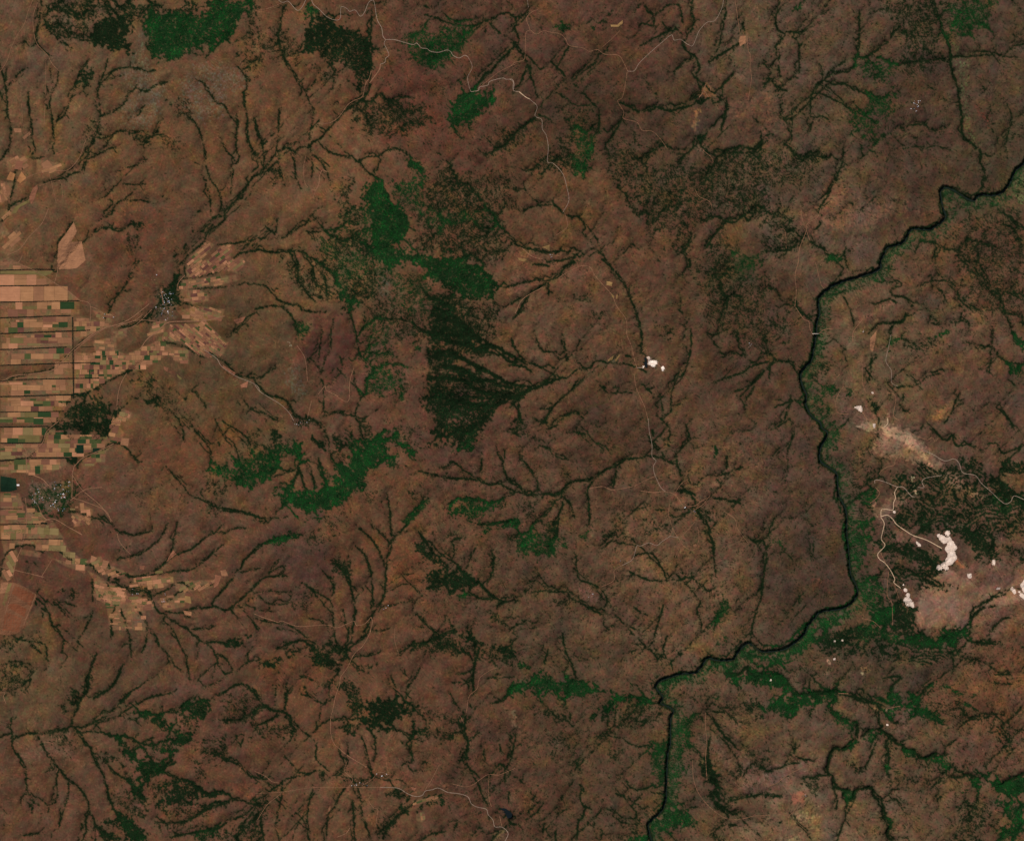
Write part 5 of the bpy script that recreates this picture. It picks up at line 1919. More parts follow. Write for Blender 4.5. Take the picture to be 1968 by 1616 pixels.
# greener grass tints
gt = sm(n7 * .45 + .3 * n6 - .45 + .35 * sm((XX - 700) / 700))[..., None] * .42
COL = COL * (1 - gt) + (COL * np.array([.86, 1.02, .82])) * gt
E3 = (E * .5)[..., None]; COL = COL * (1 - E3) + np.array([64, 58, 32]) * E3
# grass along gullies, undergrowth below the trees
gg = (np.clip(gul * .08 + gulb * .14, 0, .3) * (rough > .5) * (.5 + .5 * sm((XX - 200) / 900)))[..., None]
COL = COL * (1 - gg) + np.array([58, 50, 32]) * gg
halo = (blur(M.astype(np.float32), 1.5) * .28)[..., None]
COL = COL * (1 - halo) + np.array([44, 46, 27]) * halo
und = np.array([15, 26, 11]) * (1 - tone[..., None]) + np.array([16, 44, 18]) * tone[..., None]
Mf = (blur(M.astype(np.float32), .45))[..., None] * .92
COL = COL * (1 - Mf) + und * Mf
# grey green rock ribs on the wooded gorge slope
sl = sm(1 - far / 34) * (R_sd < -3) * sm(n6 * .6 + .5) * 1.6
COL = COL * (1 - .35 * sl[..., None]) + np.array([58, 72, 46]) * (.35 * sl[..., None])
ALBEDO = np.clip(lin(np.clip(COL, 8, 250)) * ALB, 0, .9).astype(np.float32)

# ---------------------------------------------------------------- mesh helpers
def W(X, Y, Z): return np.stack([(X - 984.0) * PX, (808.0 - Y) * PX, Z], -1)
def mesh(name, verts, faces, nper, smooth=False):
    """faces: (n, nper) array"""
    me = bpy.data.meshes.new(name); verts = np.asarray(verts, np.float32).reshape(-1, 3); faces = np.asarray(faces, np.int32)
    me.vertices.add(len(verts)); me.vertices.foreach_set('co', verts.ravel())
    me.loops.add(faces.size); me.loops.foreach_set('vertex_index', faces.ravel())
    me.polygons.add(len(faces)); me.polygons.foreach_set('loop_start', np.arange(0, faces.size, nper, dtype=np.int32))
    if smooth: me.polygons.foreach_set('use_smooth', np.ones(len(faces), bool))
    me.update(calc_edges=True); return me
def vcol(me, col):
    a = me.color_attributes.new('tint', 'FLOAT_COLOR', 'POINT')
    c = np.ones((len(col), 4), np.float32); c[:, :3] = col; a.data.foreach_set('color', c.ravel())
def link(name, me, mat=None, parent=None, loc=(0, 0, 0)):
    o = bpy.data.objects.new(name, me); scene.collection.objects.link(o)
    if mat is not None and me is not None:
        for m in (mat if isinstance(mat, (list, tuple)) else [mat]): me.materials.append(m)
    o.location = loc
    if parent is not None: o.parent = parent
    return o
def tag(o, label=None, cat=None, group=None, kind=None):
    if label: o['label'] = label
    if cat: o['category'] = cat
    if group: o['group'] = group
    if kind: o['kind'] = kind
    return o
def grid_faces(ny, nx):
    i = np.arange((ny - 1) * (nx - 1)); r = i // (nx - 1); c = i % (nx - 1); a = r * nx + c
    return np.stack([a, a + nx, a + nx + 1, a + 1], -1)

def material(name, color=None, attr=False, rough_=.95, spec=.05, scale=(0.02, 0.11), amt=.18, bump=0.0, info=0.0, furrow=False):
    m = bpy.data.materials.new(name); m.use_nodes = True; nt = m.node_tree; N = nt.nodes; L = nt.links
    b = N['Principled BSDF']; b.inputs['Roughness'].default_value = rough_; b.inputs['Specular IOR Level'].default_value = spec
    geo = N.new('ShaderNodeNewGeometry')
    if attr: src = N.new('ShaderNodeAttribute'); src.attribute_name = 'tint'; base = src.outputs['Color']
    else: src = N.new('ShaderNodeRGB'); src.outputs[0].default_value = (*(np.clip(lin(color) * ALB, 0, .9)), 1); base = src.outputs[0]
    f = None
    for k, s in enumerate(scale):
        n = N.new('ShaderNodeTexNoise'); n.inputs['Scale'].default_value = s; n.inputs['Detail'].default_value = 5 if k == 0 else 3; n.inputs['Roughness'].default_value = .65
        if furrow and k == 1:
            mp = N.new('ShaderNodeMapping'); mp.inputs['Scale'].default_value = (.06, 1.0, 1.0); L.new(geo.outputs['Position'], mp.inputs['Vector']); L.new(mp.outputs[0], n.inputs['Vector'])
        else: L.new(geo.outputs['Position'], n.inputs['Vector'])
        mr = N.new('ShaderNodeMapRange'); mr.inputs['From Min'].default_value = .25; mr.inputs['From Max'].default_value = .75
        mr.inputs['To Min'].default_value = 1 - amt; mr.inputs['To Max'].default_value = 1 + amt; L.new(n.outputs['Fac'], mr.inputs['Value'])
        if f is None: f = mr.outputs[0]; first = n
        else:
            mu = N.new('ShaderNodeMath'); mu.operation = 'MULTIPLY'; L.new(f, mu.inputs[0]); L.new(mr.outputs[0], mu.inputs[1]); f = mu.outputs[0]
    if info:
        oi = N.new('ShaderNodeObjectInfo'); mr = N.new('ShaderNodeMapRange'); mr.inputs['To Min'].default_value = 1 - info; mr.inputs['To Max'].default_value = 1 + info
        L.new(oi.outputs['Random'], mr.inputs['Value']); mu = N.new('ShaderNodeMath'); mu.operation = 'MULTIPLY'
        L.new(f, mu.inputs[0]); L.new(mr.outputs[0], mu.inputs[1]); f = mu.outputs[0]
    vm = N.new('ShaderNodeVectorMath'); vm.operation = 'SCALE'; L.new(base, vm.inputs[0]); L.new(f, vm.inputs['Scale'])
    L.new(vm.outputs[0], b.inputs['Base Color'])
    if bump:
        bp = N.new('ShaderNodeBump'); bp.inputs['Strength'].default_value = .6; bp.inputs['Distance'].default_value = bump
        L.new(first.outputs['Fac'], bp.inputs['Height']); L.new(bp.outputs[0], b.inputs['Normal'])
    return m
m_ground = material('dry_hill_ground', attr=True, scale=(.028, .09), amt=.10, bump=2.0)
m_tree = material('tree_foliage', attr=True, scale=(.03, .15), amt=.25)

# ---------------------------------------------------------------- the ground, one sheet to the horizon
STEP = 1.35
ax = np.arange(-PAD + 2, 1968 + PAD - 2, STEP); ay = np.arange(-PAD + 2, 1616 + PAD - 2, STEP)
outer = np.cumsum(2.0 * 1.12 ** np.arange(62))
fx_ = np.concatenate([ax[0] - outer[::-1], ax, ax[-1] + outer]); fy_ = np.concatenate([ay[0] - outer[::-1], ay, ay[-1] + outer])
TX, TY = np.meshgrid(fx_, fy_)
out_d = np.maximum(np.maximum(-PAD + 2 - TX, TX - (1966 + PAD)), np.maximum(np.maximum(-PAD + 2 - TY, TY - (1614 + PAD)), 0))
hz = ground(TX, TY); fade = np.exp(-out_d / 60)
hills = 60 * np.sin(TX / 210 + 1.3 * np.sin(TY / 330)) * np.sin(TY / 260 + np.sin(TX / 410)) + 25 * np.sin(TX / 57 + TY / 91) * np.sin(TY / 63)
TZ = hz * fade + hills * (1 - fade)
TZ[out_d > 0] = np.maximum(TZ[out_d > 0], -92)
me = mesh('ground', W(TX, TY, TZ).reshape(-1, 3), grid_faces(*TX.shape), 4, True)
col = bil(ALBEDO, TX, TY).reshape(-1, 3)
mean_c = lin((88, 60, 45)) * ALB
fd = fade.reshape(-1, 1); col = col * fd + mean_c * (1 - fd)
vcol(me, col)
tag(link('ground', me, m_ground), 'brown dry hill country with valleys and gullies seen from high above', kind='structure')

# ---------------------------------------------------------------- trees
def clumps(name, X, Y, rad, hgt, colr, seed=1):
    n = len(X); r = np.random.default_rng(seed); K = 6
    Z = ground(X, Y)
    ang = (np.arange(K) / K * 2 * math.pi)[None] + r.uniform(0, 6.28, (n, 1))
    rr = rad[:, None] * r.uniform(.72, 1.25, (n, K))
    V = np.zeros((n, K + 1, 3)); c = W(X, Y, Z)
    V[:, :K, 0] = c[:, None, 0] + np.cos(ang) * rr; V[:, :K, 1] = c[:, None, 1] + np.sin(ang) * rr
    V[:, :K, 2] = (Z - 3.0)[:, None]
    V[:, K] = c; V[:, K, 0] += r.uniform(-.3, .3, n) * rad; V[:, K, 1] += r.uniform(-.3, .3, n) * rad; V[:, K, 2] = Z + hgt
    b = (np.arange(n) * (K + 1))[:, None, None]
    k = np.arange(K); F = np.stack([k, (k + 1) % K, np.full(K, K)], -1)[None] + b
    me = mesh(name, V.reshape(-1, 3), F.reshape(-1, 3), 3, True)
    vcol(me, np.repeat(colr, K + 1, 0)); return link(name, me, m_tree)
cy, cx = np.nonzero(M & (YY > -55) & (YY < 1671) & (XX > -55) & (XX < 2023))
keep = rng.random(len(cx)) < np.where(dens[cy, cx] > .8, .42, .8)
cy, cx = cy[keep], cx[keep]
VX = cx - PAD + rng.uniform(-.5, .5, len(cx)); VY = cy - PAD + rng.uniform(-.5, .5, len(cx))
tn = tone[cy, cx] ; dn_ = dens[cy, cx]
# keep trees out of the parcels, quarries and roads
C_D, C_S, C_G = lin((15, 35, 15)) * ALB, lin((18, 36, 14)) * ALB, lin((14, 63, 21)) * ALB
dk = np.clip((dn_ - .6) / .35, 0, 1)[:, None]
base = C_S * (1 - dk) + C_D * dk
t_ = np.clip(tn, 0, 1)[:, None] * .94; colr = base * (1 - t_) + C_G * t_
mixd = sm(.5 + .45 * bil(spectral(9, 70, .7, 51), VX, VY) - .25 * bil(STK, VX, VY))[:, None] * .8
colr = colr * (1 - mixd) + C_D * mixd * .9
colr = colr * rng.uniform(.6, 1.45, (len(cx), 1)) * np.clip(1 + .2 * bil(n5, VX, VY) + .16 * bil(STK, VX, VY), .4, 2)[:, None]
rad = rng.uniform(5.0, 10.5, len(cx)) * np.where(dn_ > .8, 1.25, .82)
hgt = rng.uniform(4.0, 9.0, len(cx)) * np.where(dn_ > .8, 1.1, 1)
WOODS = [
 ('forest', 330, 60, 130, 'bright green forest on the north slope of the grey rocky hill', 'forest'),
 ('forest', 210, 60, 60, 'near black conifer wood west of the grey rocky hill', 'forest'),
 ('forest', 640, 90, 110, 'dark speckled wood south of the winding pale road', 'forest'),
 ('forest', 905, 210, 70, 'small bright green wood below the hairpin of the pale road', 'forest'),
 ('forest', 735, 440, 110, 'long green forest draped along the central ridge', 'forest'),
 ('forest', 690, 560, 60, 'broken green wood on the western flank of the central ridge', 'forest'),
 ('forest', 890, 520, 90, 'dark green arm of forest curving east from the central ridge', 'forest'),
 ('forest', 880, 720, 190, 'black green forest with frayed eastern edge on the long scarp', 'forest'),
 ('forest', 640, 930, 130, 'bright green fan shaped forest cut by bare fingers of hillside', 'forest'),
 ('forest', 490, 890, 60, 'loose green wood west of the fan shaped forest', 'forest'),
 ('forest', 920, 980, 60, 'striped green wood on a north facing slope', 'forest'),
 ('forest', 1040, 1030, 90, 'green wood where branching gullies come together', 'forest'),
 ('forest', 870, 1110, 70, 'compact dark wood shaped like a leaf', 'forest'),
 ('forest', 350, 1400, 90, 'green forest in the forked valley between bare spurs', 'forest'),
 ('forest', 270, 1560, 90, 'green forest in the valley south of the forked wood', 'forest'),
 ('forest', 735, 1380, 60, 'rounded black wood on a bare dome', 'forest'),
 ('forest', 180, 800, 60, 'dark rough plantation between the fields and the hill', 'forest'),
 ('forest', 1060, 1310, 120, 'green forest along the side canyon that joins the gorge', 'forest'),
 ('forest', 1560, 1210, 130, 'bright green forest on the slope south of the gorge bend', 'forest'),
 ('forest', 1330, 1560, 60, 'wedge of bright green forest beside the gorge', 'forest'),
 ('forest', 1820, 950, 130, 'dark contour banded woodland below the pale ridge', 'forest'),
 ('forest', 1900, 1060, 130, 'dark banded woodland east of the large white quarry', 'forest'),
 ('forest', 1720, 1170, 90, 'dark banded woodland west of the small white quarry', 'forest'),
 ('forest', 1900, 1520, 90, 'green forest in the loops of the southeastern valley', 'forest'),
 ('forest', 1900, 40, 90, 'green wooded slope below the plateau edge', 'forest')]
wid = np.full(len(cx), -1); best = np.full(len(cx), 1e9)
for q, w in enumerate(WOODS):
    d = np.hypot(VX - w[1], VY - w[2]) / w[3]; m = (d < best) & (d < 1.25) & (dn_ > .5); wid[m] = q; best[m] = d[m]
for q, w in enumerate(WOODS):
    m = wid == q
    if m.sum() > 20: tag(clumps(w[0], VX[m], VY[m], rad[m], hgt[m], colr[m], q), w[4], w[5], kind='stuff')
rv = (wid < 0) & (R_dist[cy, cx] < 8)
tag(clumps('gorge_woodland', VX[rv], VY[rv], rad[rv], hgt[rv], colr[rv], 90), 'dark trees crowding both banks at the bottom of the gorge', 'woodland', kind='stuff')
QN = [('valley_scrub', lambda x, y: (x < 984) & (y < 808), 'dark scrub lining the dry valleys north of the fan shaped forest'),
      ('valley_scrub', lambda x, y: (x >= 984) & (y < 808), 'mottled scrub over the dark northeastern plateau and its gullies'),
      ('valley_scrub', lambda x, y: (x < 984) & (y >= 808), 'dark scrub lining the branching southwestern valleys'),
      ('valley_scrub', lambda x, y: (x >= 984) & (y >= 808), 'mottled scrub over the southeastern plateau and canyon sides')]
for q, (nm, fn, lb) in enumerate(QN):
    m = (wid < 0) & ~rv & fn(VX, VY)
    tag(clumps(nm, VX[m], VY[m], rad[m], hgt[m], colr[m], 100 + q), lb, 'scrub', kind='stuff')
print('clumps', len(cx))

# ---------------------------------------------------------------- windbreaks: each row of trees is a thing
m_bark = material('bark', (70, 55, 42))
WB = ['topmost windbreak at the edge of the farm plain', 'short windbreak below the topmost one', 'long windbreak above the green field strips', 'windbreak north of the band with the straight ditch',
 'windbreak crossed by the top of the cross row', 'windbreak just south of the crossing', 'short stub windbreak east of the cross row', 'windbreak meeting the cross row halfway',
 'windbreak that carries on east of the cross row', 'windbreak touching the foot of the cross row', 'windbreak ending at the dark plantation', 'north to south cross row of trees linking the windbreaks']
wbc = 0
for k, arg, p in FEATS:
    if k != 'w': continue
    w = float(arg); q = dense(p, 1.3); n = len(q); r = np.random.default_rng(300 + wbc)
    q = np.repeat(q, 2, 0) + r.uniform(-.28, .28, (n * 2, 2)) * w * .5
    ok = r.random(len(q)) < .93; q = q[ok]
    X, Y = q[:, 0], q[:, 1]
    o = clumps('windbreak_hedge', X, Y, r.uniform(11, 16, len(X)) * w / 2, r.uniform(7, 12, len(X)), (lin((15, 28, 19)) * ALB)[None] * r.uniform(.7, 1.3, (len(X), 1)), 400 + wbc)
    extra = ['windbreak level with the top of the southern fields', 'windbreak just above the dark green plot', 'windbreak in the fields above the dark square plot', 'eastern windbreak beside the dark green plot',
             'thin windbreak west of the large village', 'windbreak south of the large village', 'thin lowest windbreak in the striped fields', 'short stub of trees south of the large village']
    tag(o, 'dark ' + (WB[wbc] if wbc < len(WB) else extra[(wbc - len(WB)) % len(extra)]), 'hedge', 'windbreaks of the farm plain'); wbc += 1

# ---------------------------------------------------------------- roads, tracks and the river
def ribbon(name, q, width, lift, mat, vary=.15, seed=0, z=None):
    q = np.asarray(q); t = np.gradient(q, axis=0); t /= np.hypot(t[:, 0], t[:, 1])[:, None] + 1e-9
    nrm = np.stack([-t[:, 1], t[:, 0]], -1); r = np.random.default_rng(seed)
    w = (width / PX / 2) * (1 + vary * r.uniform(-1, 1, len(q)))[:, None]
    rows = np.stack([q - nrm * w, q, q + nrm * w], 1)
    Z = ground(rows[..., 0], rows[..., 1]) + lift if z is None else np.full(rows.shape[:2], z)
    if z is None: Z[:] = Z.max(1, keepdims=True)
    V = W(rows[..., 0], rows[..., 1], Z).reshape(-1, 3)
    n = len(q); a = np.arange(n - 1)[:, None] * 3 + np.arange(2)[None]
    F = np.stack([a, a + 1, a + 4, a + 3], -1).reshape(-1, 4)
    return link(name, mesh(name, V, F, 4, True), mat)
m_road = material('pale_road', (138, 120, 100), scale=(.01, .08), amt=.15)
m_road2 = material('white_quarry_road', (182, 156, 122), scale=(.01, .08), amt=.12)
m_track = material('dirt_track', (128, 94, 68), scale=(.01, .08), amt=.2)
for i, (k, arg, p) in enumerate(FEATS):
    if k not in 'rt': continue
    w = float(arg); q = dense(p, .9)
    if k == 'r': o = ribbon('road', q, 7.2 * w, 3.2, m_road2 if w >= 1.75 else m_road, seed=i); tag(o, 'pale winding road over the brown hills', kind='structure')
    else: o = ribbon('dirt_track', q, (12.0 if q[:, 0].mean() < 480 and 400 < q[:, 1].mean() < 1100 else 8.0) * w, 2.6, m_track, .3, i); tag(o, 'thin tan dirt track across dry ground', kind='structure')
m_water = material('dark_river_water', (12, 27, 17), rough_=.45, spec=.15, scale=(.01, .05), amt=.2)
tag(ribbon('river', RIV, 27, 0, m_water, .45, 1, z=river_z), 'dark green river winding along the bottom of the gorge', kind='structure')
m_conc = material('pale_concrete', (200, 186, 166))
def box(cx, cy, cz, sx, sy, sz, rot=0.0):
    v = np.array([[x, y, z] for z in (-.5, .5) for x, y in ((-.5, -.5), (.5, -.5), (.5, .5), (-.5, .5))]) * [sx, sy, sz]
    c, s = math.cos(rot), math.sin(rot); v = np.stack([v[:, 0] * c - v[:, 1] * s + cx, v[:, 0] * s + v[:, 1] * c + cy, v[:, 2] + cz], -1)
    f = np.array([[0, 3, 2, 1], [4, 5, 6, 7], [0, 1, 5, 4], [1, 2, 6, 5], [2, 3, 7, 6], [3, 0, 4, 7]]); return v, f
def boxes(name, lst, mat, parent=None):
    V = []; F = []; n = 0
    for b in lst:
        v, f = box(*b); V.append(v); F.append(f + n); n += len(v)
    return link(name, mesh(name, np.vstack(V), np.vstack(F), 4), mat, parent)
PONDS = [(490, 1206, '1850,1365 1890,1362 1925,1385 1945,1405 1938,1430 1912,1436 1895,1405 1870,1385', 'black crescent pond on the brown southern slope'),
         (980, 402, '1014,1122 1028,1130 1038,1165 1036,1198 1020,1190 1013,1155', 'dark pond hugging the west side of the lone white quarry')]
m_pond = material('pond_water', (12, 20, 18), rough_=.2, spec=.4, scale=(.01, .05), amt=.15)
for ox, oy, tx, lb in PONDS:
    P = dense(np.array([[float(v) for v in t.split(',')] for t in tx.split()]) / 3.936 + [ox, oy], 1.2); c0 = P.mean(0)
    zz = float(ground(P[:, 0], P[:, 1]).max()) + 4
    ring = [c0 + (P - c0) * f for f in (1.0, .6, .2)]; n = len(P)
    V = np.vstack([W(r_[:, 0], r_[:, 1], np.full(n, zz)) for r_ in ring]); k_ = np.arange(n - 1)
    F = np.vstack([np.stack([a * n + k_, a * n + k_ + 1, (a + 1) * n + k_ + 1, (a + 1) * n + k_], -1) for a in (0, 1)] + [np.stack([k_[:-2:2] * 0 + 2 * n, 2 * n + k_[1:-1:2], 2 * n + k_[2::2], 2 * n + k_[2::2] + 1], -1)[:, :] if n > 6 else np.zeros((0, 4), int)])
    tag(link('pond', mesh('pond', V, F, 4), m_pond), lb, kind='structure')
bx, by = 1468 + 391 / 3.936, 402 + 942.5 / 3.936
za, zb = float(ground(np.float64(bx - 8), np.float64(by))), float(ground(np.float64(bx + 8), np.float64(by)))
br = bpy.data.objects.new('road_bridge', None); scene.collection.objects.link(br)
x0, y0, _ = W(np.float64(bx), np.float64(by), np.float64(0)); br.location = (x0, y0, river_z)
deck_z = max(za, zb) - river_z + 5
boxes('deck', [(0, 0, deck_z, 130, 9, 4)], m_conc, br)
for dx in (-45, 0, 45): boxes('pier', [(dx, 0, deck_z / 2 - 1.01, 6, 9, deck_z - 2)], m_conc, br)
tag(br, 'pale straight bridge carrying the road across the gorge', 'bridge')

# ---------------------------------------------------------------- quarries
m_white = material('white_quarry_rock', attr=True, scale=(.015, .06), amt=.13, bump=4)
QL = {}
qn = 0
Q_LABELS = ['large white quarry on the brown plain with a dark pond beside it', 'small round white pit southeast of the plain quarry', 'tiny white loading yard on the quarry road',
 'single white speck of a shed near the tan crossroads', 'small white outcrop at the head of the pale ridge', 'white broken patch on the second pale road end', 'tiny white pit at the track junction']
for k, arg, p in FEATS:
    if k not in 'mo': continue
    if k == 'm': P = dense(np.vstack([p, p[:1]]), 1.2, .12, qn)[:-1]
    else: P = np.vstack([p[:, :2] - p[:, 2:], p[:, :2] + p[:, 2:]])
    x0, y0 = P.min(0) - .8; x1, y1 = P.max(0) + .8; st = .42
    X, Y = np.meshgrid(np.arange(x0, x1, st), np.arange(y0, y1, st))
    sd = np.full(X.shape, 1e9); ins = np.zeros(X.shape, bool)
    for i in range(len(P) if k == 'm' else 0):
        (xa, ya), (xb, yb) = P[i], P[(i + 1) % len(P)]
        if ya != yb: ins ^= ((Y > min(ya, yb)) & (Y <= max(ya, yb))) & (X < xa + (Y - ya) * (xb - xa) / (yb - ya))
        dx, dy = xb - xa, yb - ya; t = np.clip(((X - xa) * dx + (Y - ya) * dy) / (dx * dx + dy * dy + 1e-9), 0, 1)
        sd = np.minimum(sd, np.hypot(X - xa - t * dx, Y - ya - t * dy))
    sd = np.where(ins, sd, -sd) if k == 'm' else 1.3 * np.log(sum(np.exp((r_ - np.hypot(X - a_, Y - b_)) / 2.0) for a_, b_, r_ in p)) * 1.5 - 1.6
    e = bil(n8, X * 1.7, Y * 1.7)
    e2 = bil(n6, X * 2.3 + 31, Y * 2.3 + 17); bench = np.clip(sd * 1.2 + .25 * e, 0, 5.5); bench = np.floor(bench) + sm((bench - np.floor(bench)) * 3)
    pit = sm((sd - 2.5) / 2) * 9
    Z = ground(X, Y) + 2.4 + bench * 1.8 - pit * sm(e * .5 + .5)
    Fc = grid_faces(*X.shape); okv = (sd + .95 * e2 + .5 * bil(n8, X, Y) > -.1).ravel(); Fc = Fc[okv[Fc].all(1)]
    if len(Fc) == 0: continue
    used = np.unique(Fc); rm = -np.ones(X.size, int); rm[used] = np.arange(len(used))
    mix = np.clip(.30 - sd * .05 + .5 * e2 + .3 * bil(n5, X * 4, Y * 4) + .25 * (np.abs(bench - np.floor(bench) - .5) < .3), 0, .85)[..., None]
    qc = np.clip((lin((240, 226, 204)) * (1 - mix) + lin((150, 118, 90)) * mix) * ALB, 0, .9)
    qm = mesh('quarry', W(X, Y, Z).reshape(-1, 3)[used], rm[Fc], 4); vcol(qm, qc.reshape(-1, 3)[used])
    o = link('quarry', qm, m_white)
    o['_c'] = (float((P[:, 0].min() + P[:, 0].max()) / 2), float(P[:, 1].mean()), 0.0); QL[o.name] = o; qn += 1
QLAB = [(1253, 694, 'large white quarry alone on the brown plain with a dark pond beside it'), (1273, 708, 'small round white pit southeast of the lone plain quarry'), (1236, 704, 'tiny white yard on the road west of the lone plain quarry'),
 (1818, 1055, 'largest white quarry, ragged and many lobed, at the end of the switchback road'), (1860, 1105, 'small white pit at the end of the reddish scar'),
 (1744, 1145, 'elongated white quarry beside the dark banded woodland'), (1946, 1133, 'small white pit just west of the white quarry at the edge'), (1965, 1135, 'white quarry cut by the right edge of the picture'),
 (1917, 1130, 'sliver of white waste on the plateau track'), (1908, 1080, 'tiny white pit below the grey pond'), (1765, 935, 'narrow white scar running down beside the switchback road'),
 (1716, 986, 'white dot beside the quarry road bend'), (1764, 1045, 'small white streak north of the quarry road'), (1700, 818, 'white patch at the head of the pale ridge'), (1679, 816, 'small white patch west of the pale ridge head'),
 (1648, 784, 'white outcrop on the smooth brown knoll'), (1705, 800, 'white trail of rock leading to the pale ridge'), (1675, 754, 'white spot where two tracks meet above the knoll'), (1658, 637, 'white speck by the tan crossroads east of the gorge'),
 (1593, 1270, 'pale quarry ring, western of a close pair'), (1604, 1266, 'pale quarry ring, eastern of a close pair'), (1658, 1293, 'pale pit inside the tan scraped patch'), (1618, 1229, 'white dot on the banded woodland track'),
 (1603, 1231, 'small pale dot west of the track in banded woodland'), (1481, 1306, 'white speck in the green gorge forest'), (1705, 1392, 'white speck south of the small side valley')]
for o in QL.values():
    c = list(o['_c']); del o['_c']
    j = min(range(len(QLAB)), key=lambda q: (QLAB[q][0] - c[0]) ** 2 + (QLAB[q][1] - c[1]) ** 2)
    tag(o, QLAB[j][2], 'quarry', 'white quarries')

# ---------------------------------------------------------------- field parcels
FC = {'a': ((150, 106, 66), 'yellowish tan'), 'b': ((128, 86, 62), 'light brown'), 'o': ((134, 96, 67), 'orange tan'), 'l': ((104, 92, 54), 'olive'), 'c': ((136, 108, 66), 'straw coloured'),
      'd': ((22, 42, 27), 'very dark green'), 'g': ((40, 60, 32), 'green'), 'r': ((112, 66, 42), 'rust red'), 'w': ((232, 226, 216), 'white'),
      'p': ((148, 108, 72), 'tan'), 'q': ((132, 94, 65), 'dull tan'), 'e': ((114, 79, 54), 'faded brown'), 'n': ((92, 60, 48), 'dark brown'), 'm': ((112, 76, 56), 'brown'), 's': ((118, 102, 64), 'pale olive'), 'y': ((66, 74, 40), 'dull green'), 'k': ((164, 116, 82), 'pale tan')}
FM = {k: material('field_' + v[1].replace(' ', '_'), v[0], scale=(.006, .05), amt=.16, info=.12, furrow=True) for k, v in FC.items()}
parcels = []   # corners (4,2), key, zone, row, col
zone = 0
for i, (k, arg, p) in enumerate(FEATS):
    if k == 'p': parcels.append((p, arg, -1, 0, 0, area(p)))
    if k == 'F':
        ang, cw, chh, prob = [float(v) for v in arg.split(',')]; cw *= 1.5 if p[:, 0].mean() < 150 else 1.1; prob = min(1, prob * 1.3); r = random.Random(1000 + i)
        ca, sa = math.cos(math.radians(ang)), math.sin(math.radians(ang))
        R_ = np.array([[ca, sa], [-sa, ca]]); c0 = p.mean(0); L = (p - c0) @ R_.T
        ymin, ymax = L[:, 1].min(), L[:, 1].max(); nrow = max(1, round((ymax - ymin) / chh)); rh = (ymax - ymin) / nrow
        west = p[:, 0].mean() < 150
        for row in range(nrow):
            y0 = ymin + row * rh; x = L[:, 0].min() + r.uniform(-.5, 0) * cw; colm = 0
            while x < L[:, 0].max():
                w = cw * r.choice((.5, .8, 1, 1.2, 1.7)); 
                parts_ = [(y0, y0 + rh)]
                if r.random() < .3 and rh > 6: ym = y0 + rh * r.uniform(.35, .65); parts_ = [(y0, ym), (ym, y0 + rh)]
                for (ya, yb) in parts_:
                    q = np.array([[x, ya], [x + w, ya], [x + w, yb], [x, yb]]); q += [[r.uniform(-.3, .3), r.uniform(-.25, .25)] for _ in range(4)]
                    cen = q.mean(0); q = cen + (q - cen) * (1 - .35 / np.maximum(1, np.array([w, yb - ya])))
                    C = q @ R_ + c0; m_ = C.mean(0)
                    nin = sum(in_poly(p, *(m_ + (v - m_) * .75)) for v in C)
                    if in_poly(p, *m_) and nin >= 3 and r.random() < prob and m_[0] > -40:
                        if p[:, 1].mean() > 1010 and p[:, 0].mean() < 180: pal = 'ssslppyqkl'
                        elif p[:, 1].mean() > 890: pal = 'ppposqqyklmk'
                        elif p[:, 1].mean() > 800: pal = 'pqmmkpnsylgpq'
                        elif p[:, 1].mean() > 700 and west: pal = 'ppqqlkygnpqqps'
                        elif p[:, 1].mean() < 575 and west: pal = 'ppqpqqpkp'
                        elif p[:, 0].mean() > 300: pal = 'poposmbmsnkyq'
                        else: pal = 'ppqqqpkmnslpyg'
                        key = r.choice(pal)
                        parcels.append((C, key, zone, row, colm, area(C))); colm += 1
                x += w
        zone += 1
parcels.sort(key=lambda t: -t[5])
def ordn(n): return {1: 'first', 2: 'second', 3: 'third', 4: 'fourth', 5: 'fifth', 6: 'sixth', 7: 'seventh', 8: 'eighth', 9: 'ninth', 10: 'tenth', 11: 'eleventh', 12: 'twelfth'}.get(n, '%dth' % n)
ZN = {}
zi = 0; fidx = 0
for k, arg, p in FEATS:
    if k != 'F': continue
    cx_, cy_ = p.mean(0)
    ZN[fidx] = (cx_, cy_); fidx += 1
LM = [(60, 870, 'fields north of the large village'), (60, 560, 'top strips of the plain'), (70, 640, 'strips below the bare plain'), (70, 700, 'green dotted strips'), (220, 700, 'blocks east of the cross row'), (60, 790, 'strips beside the dark plantation'),
      (400, 500, 'patchwork northeast of the tree village'), (370, 640, 'crooked blocks southeast of the tree village'), (50, 1040, 'striped fields south of the large village'), (300, 1140, 'fields along the southern stream'), (20, 470, 'slanting fields at the northwest corner'),
      (220, 830, 'column of fields by the plantation'), (200, 870, 'fields along the tree lined ditch'), (150, 980, 'plots east of the large village'), (800, 1550, 'terraced plots by the southern road'), (30, 360, 'small fields by the northwest stream')]
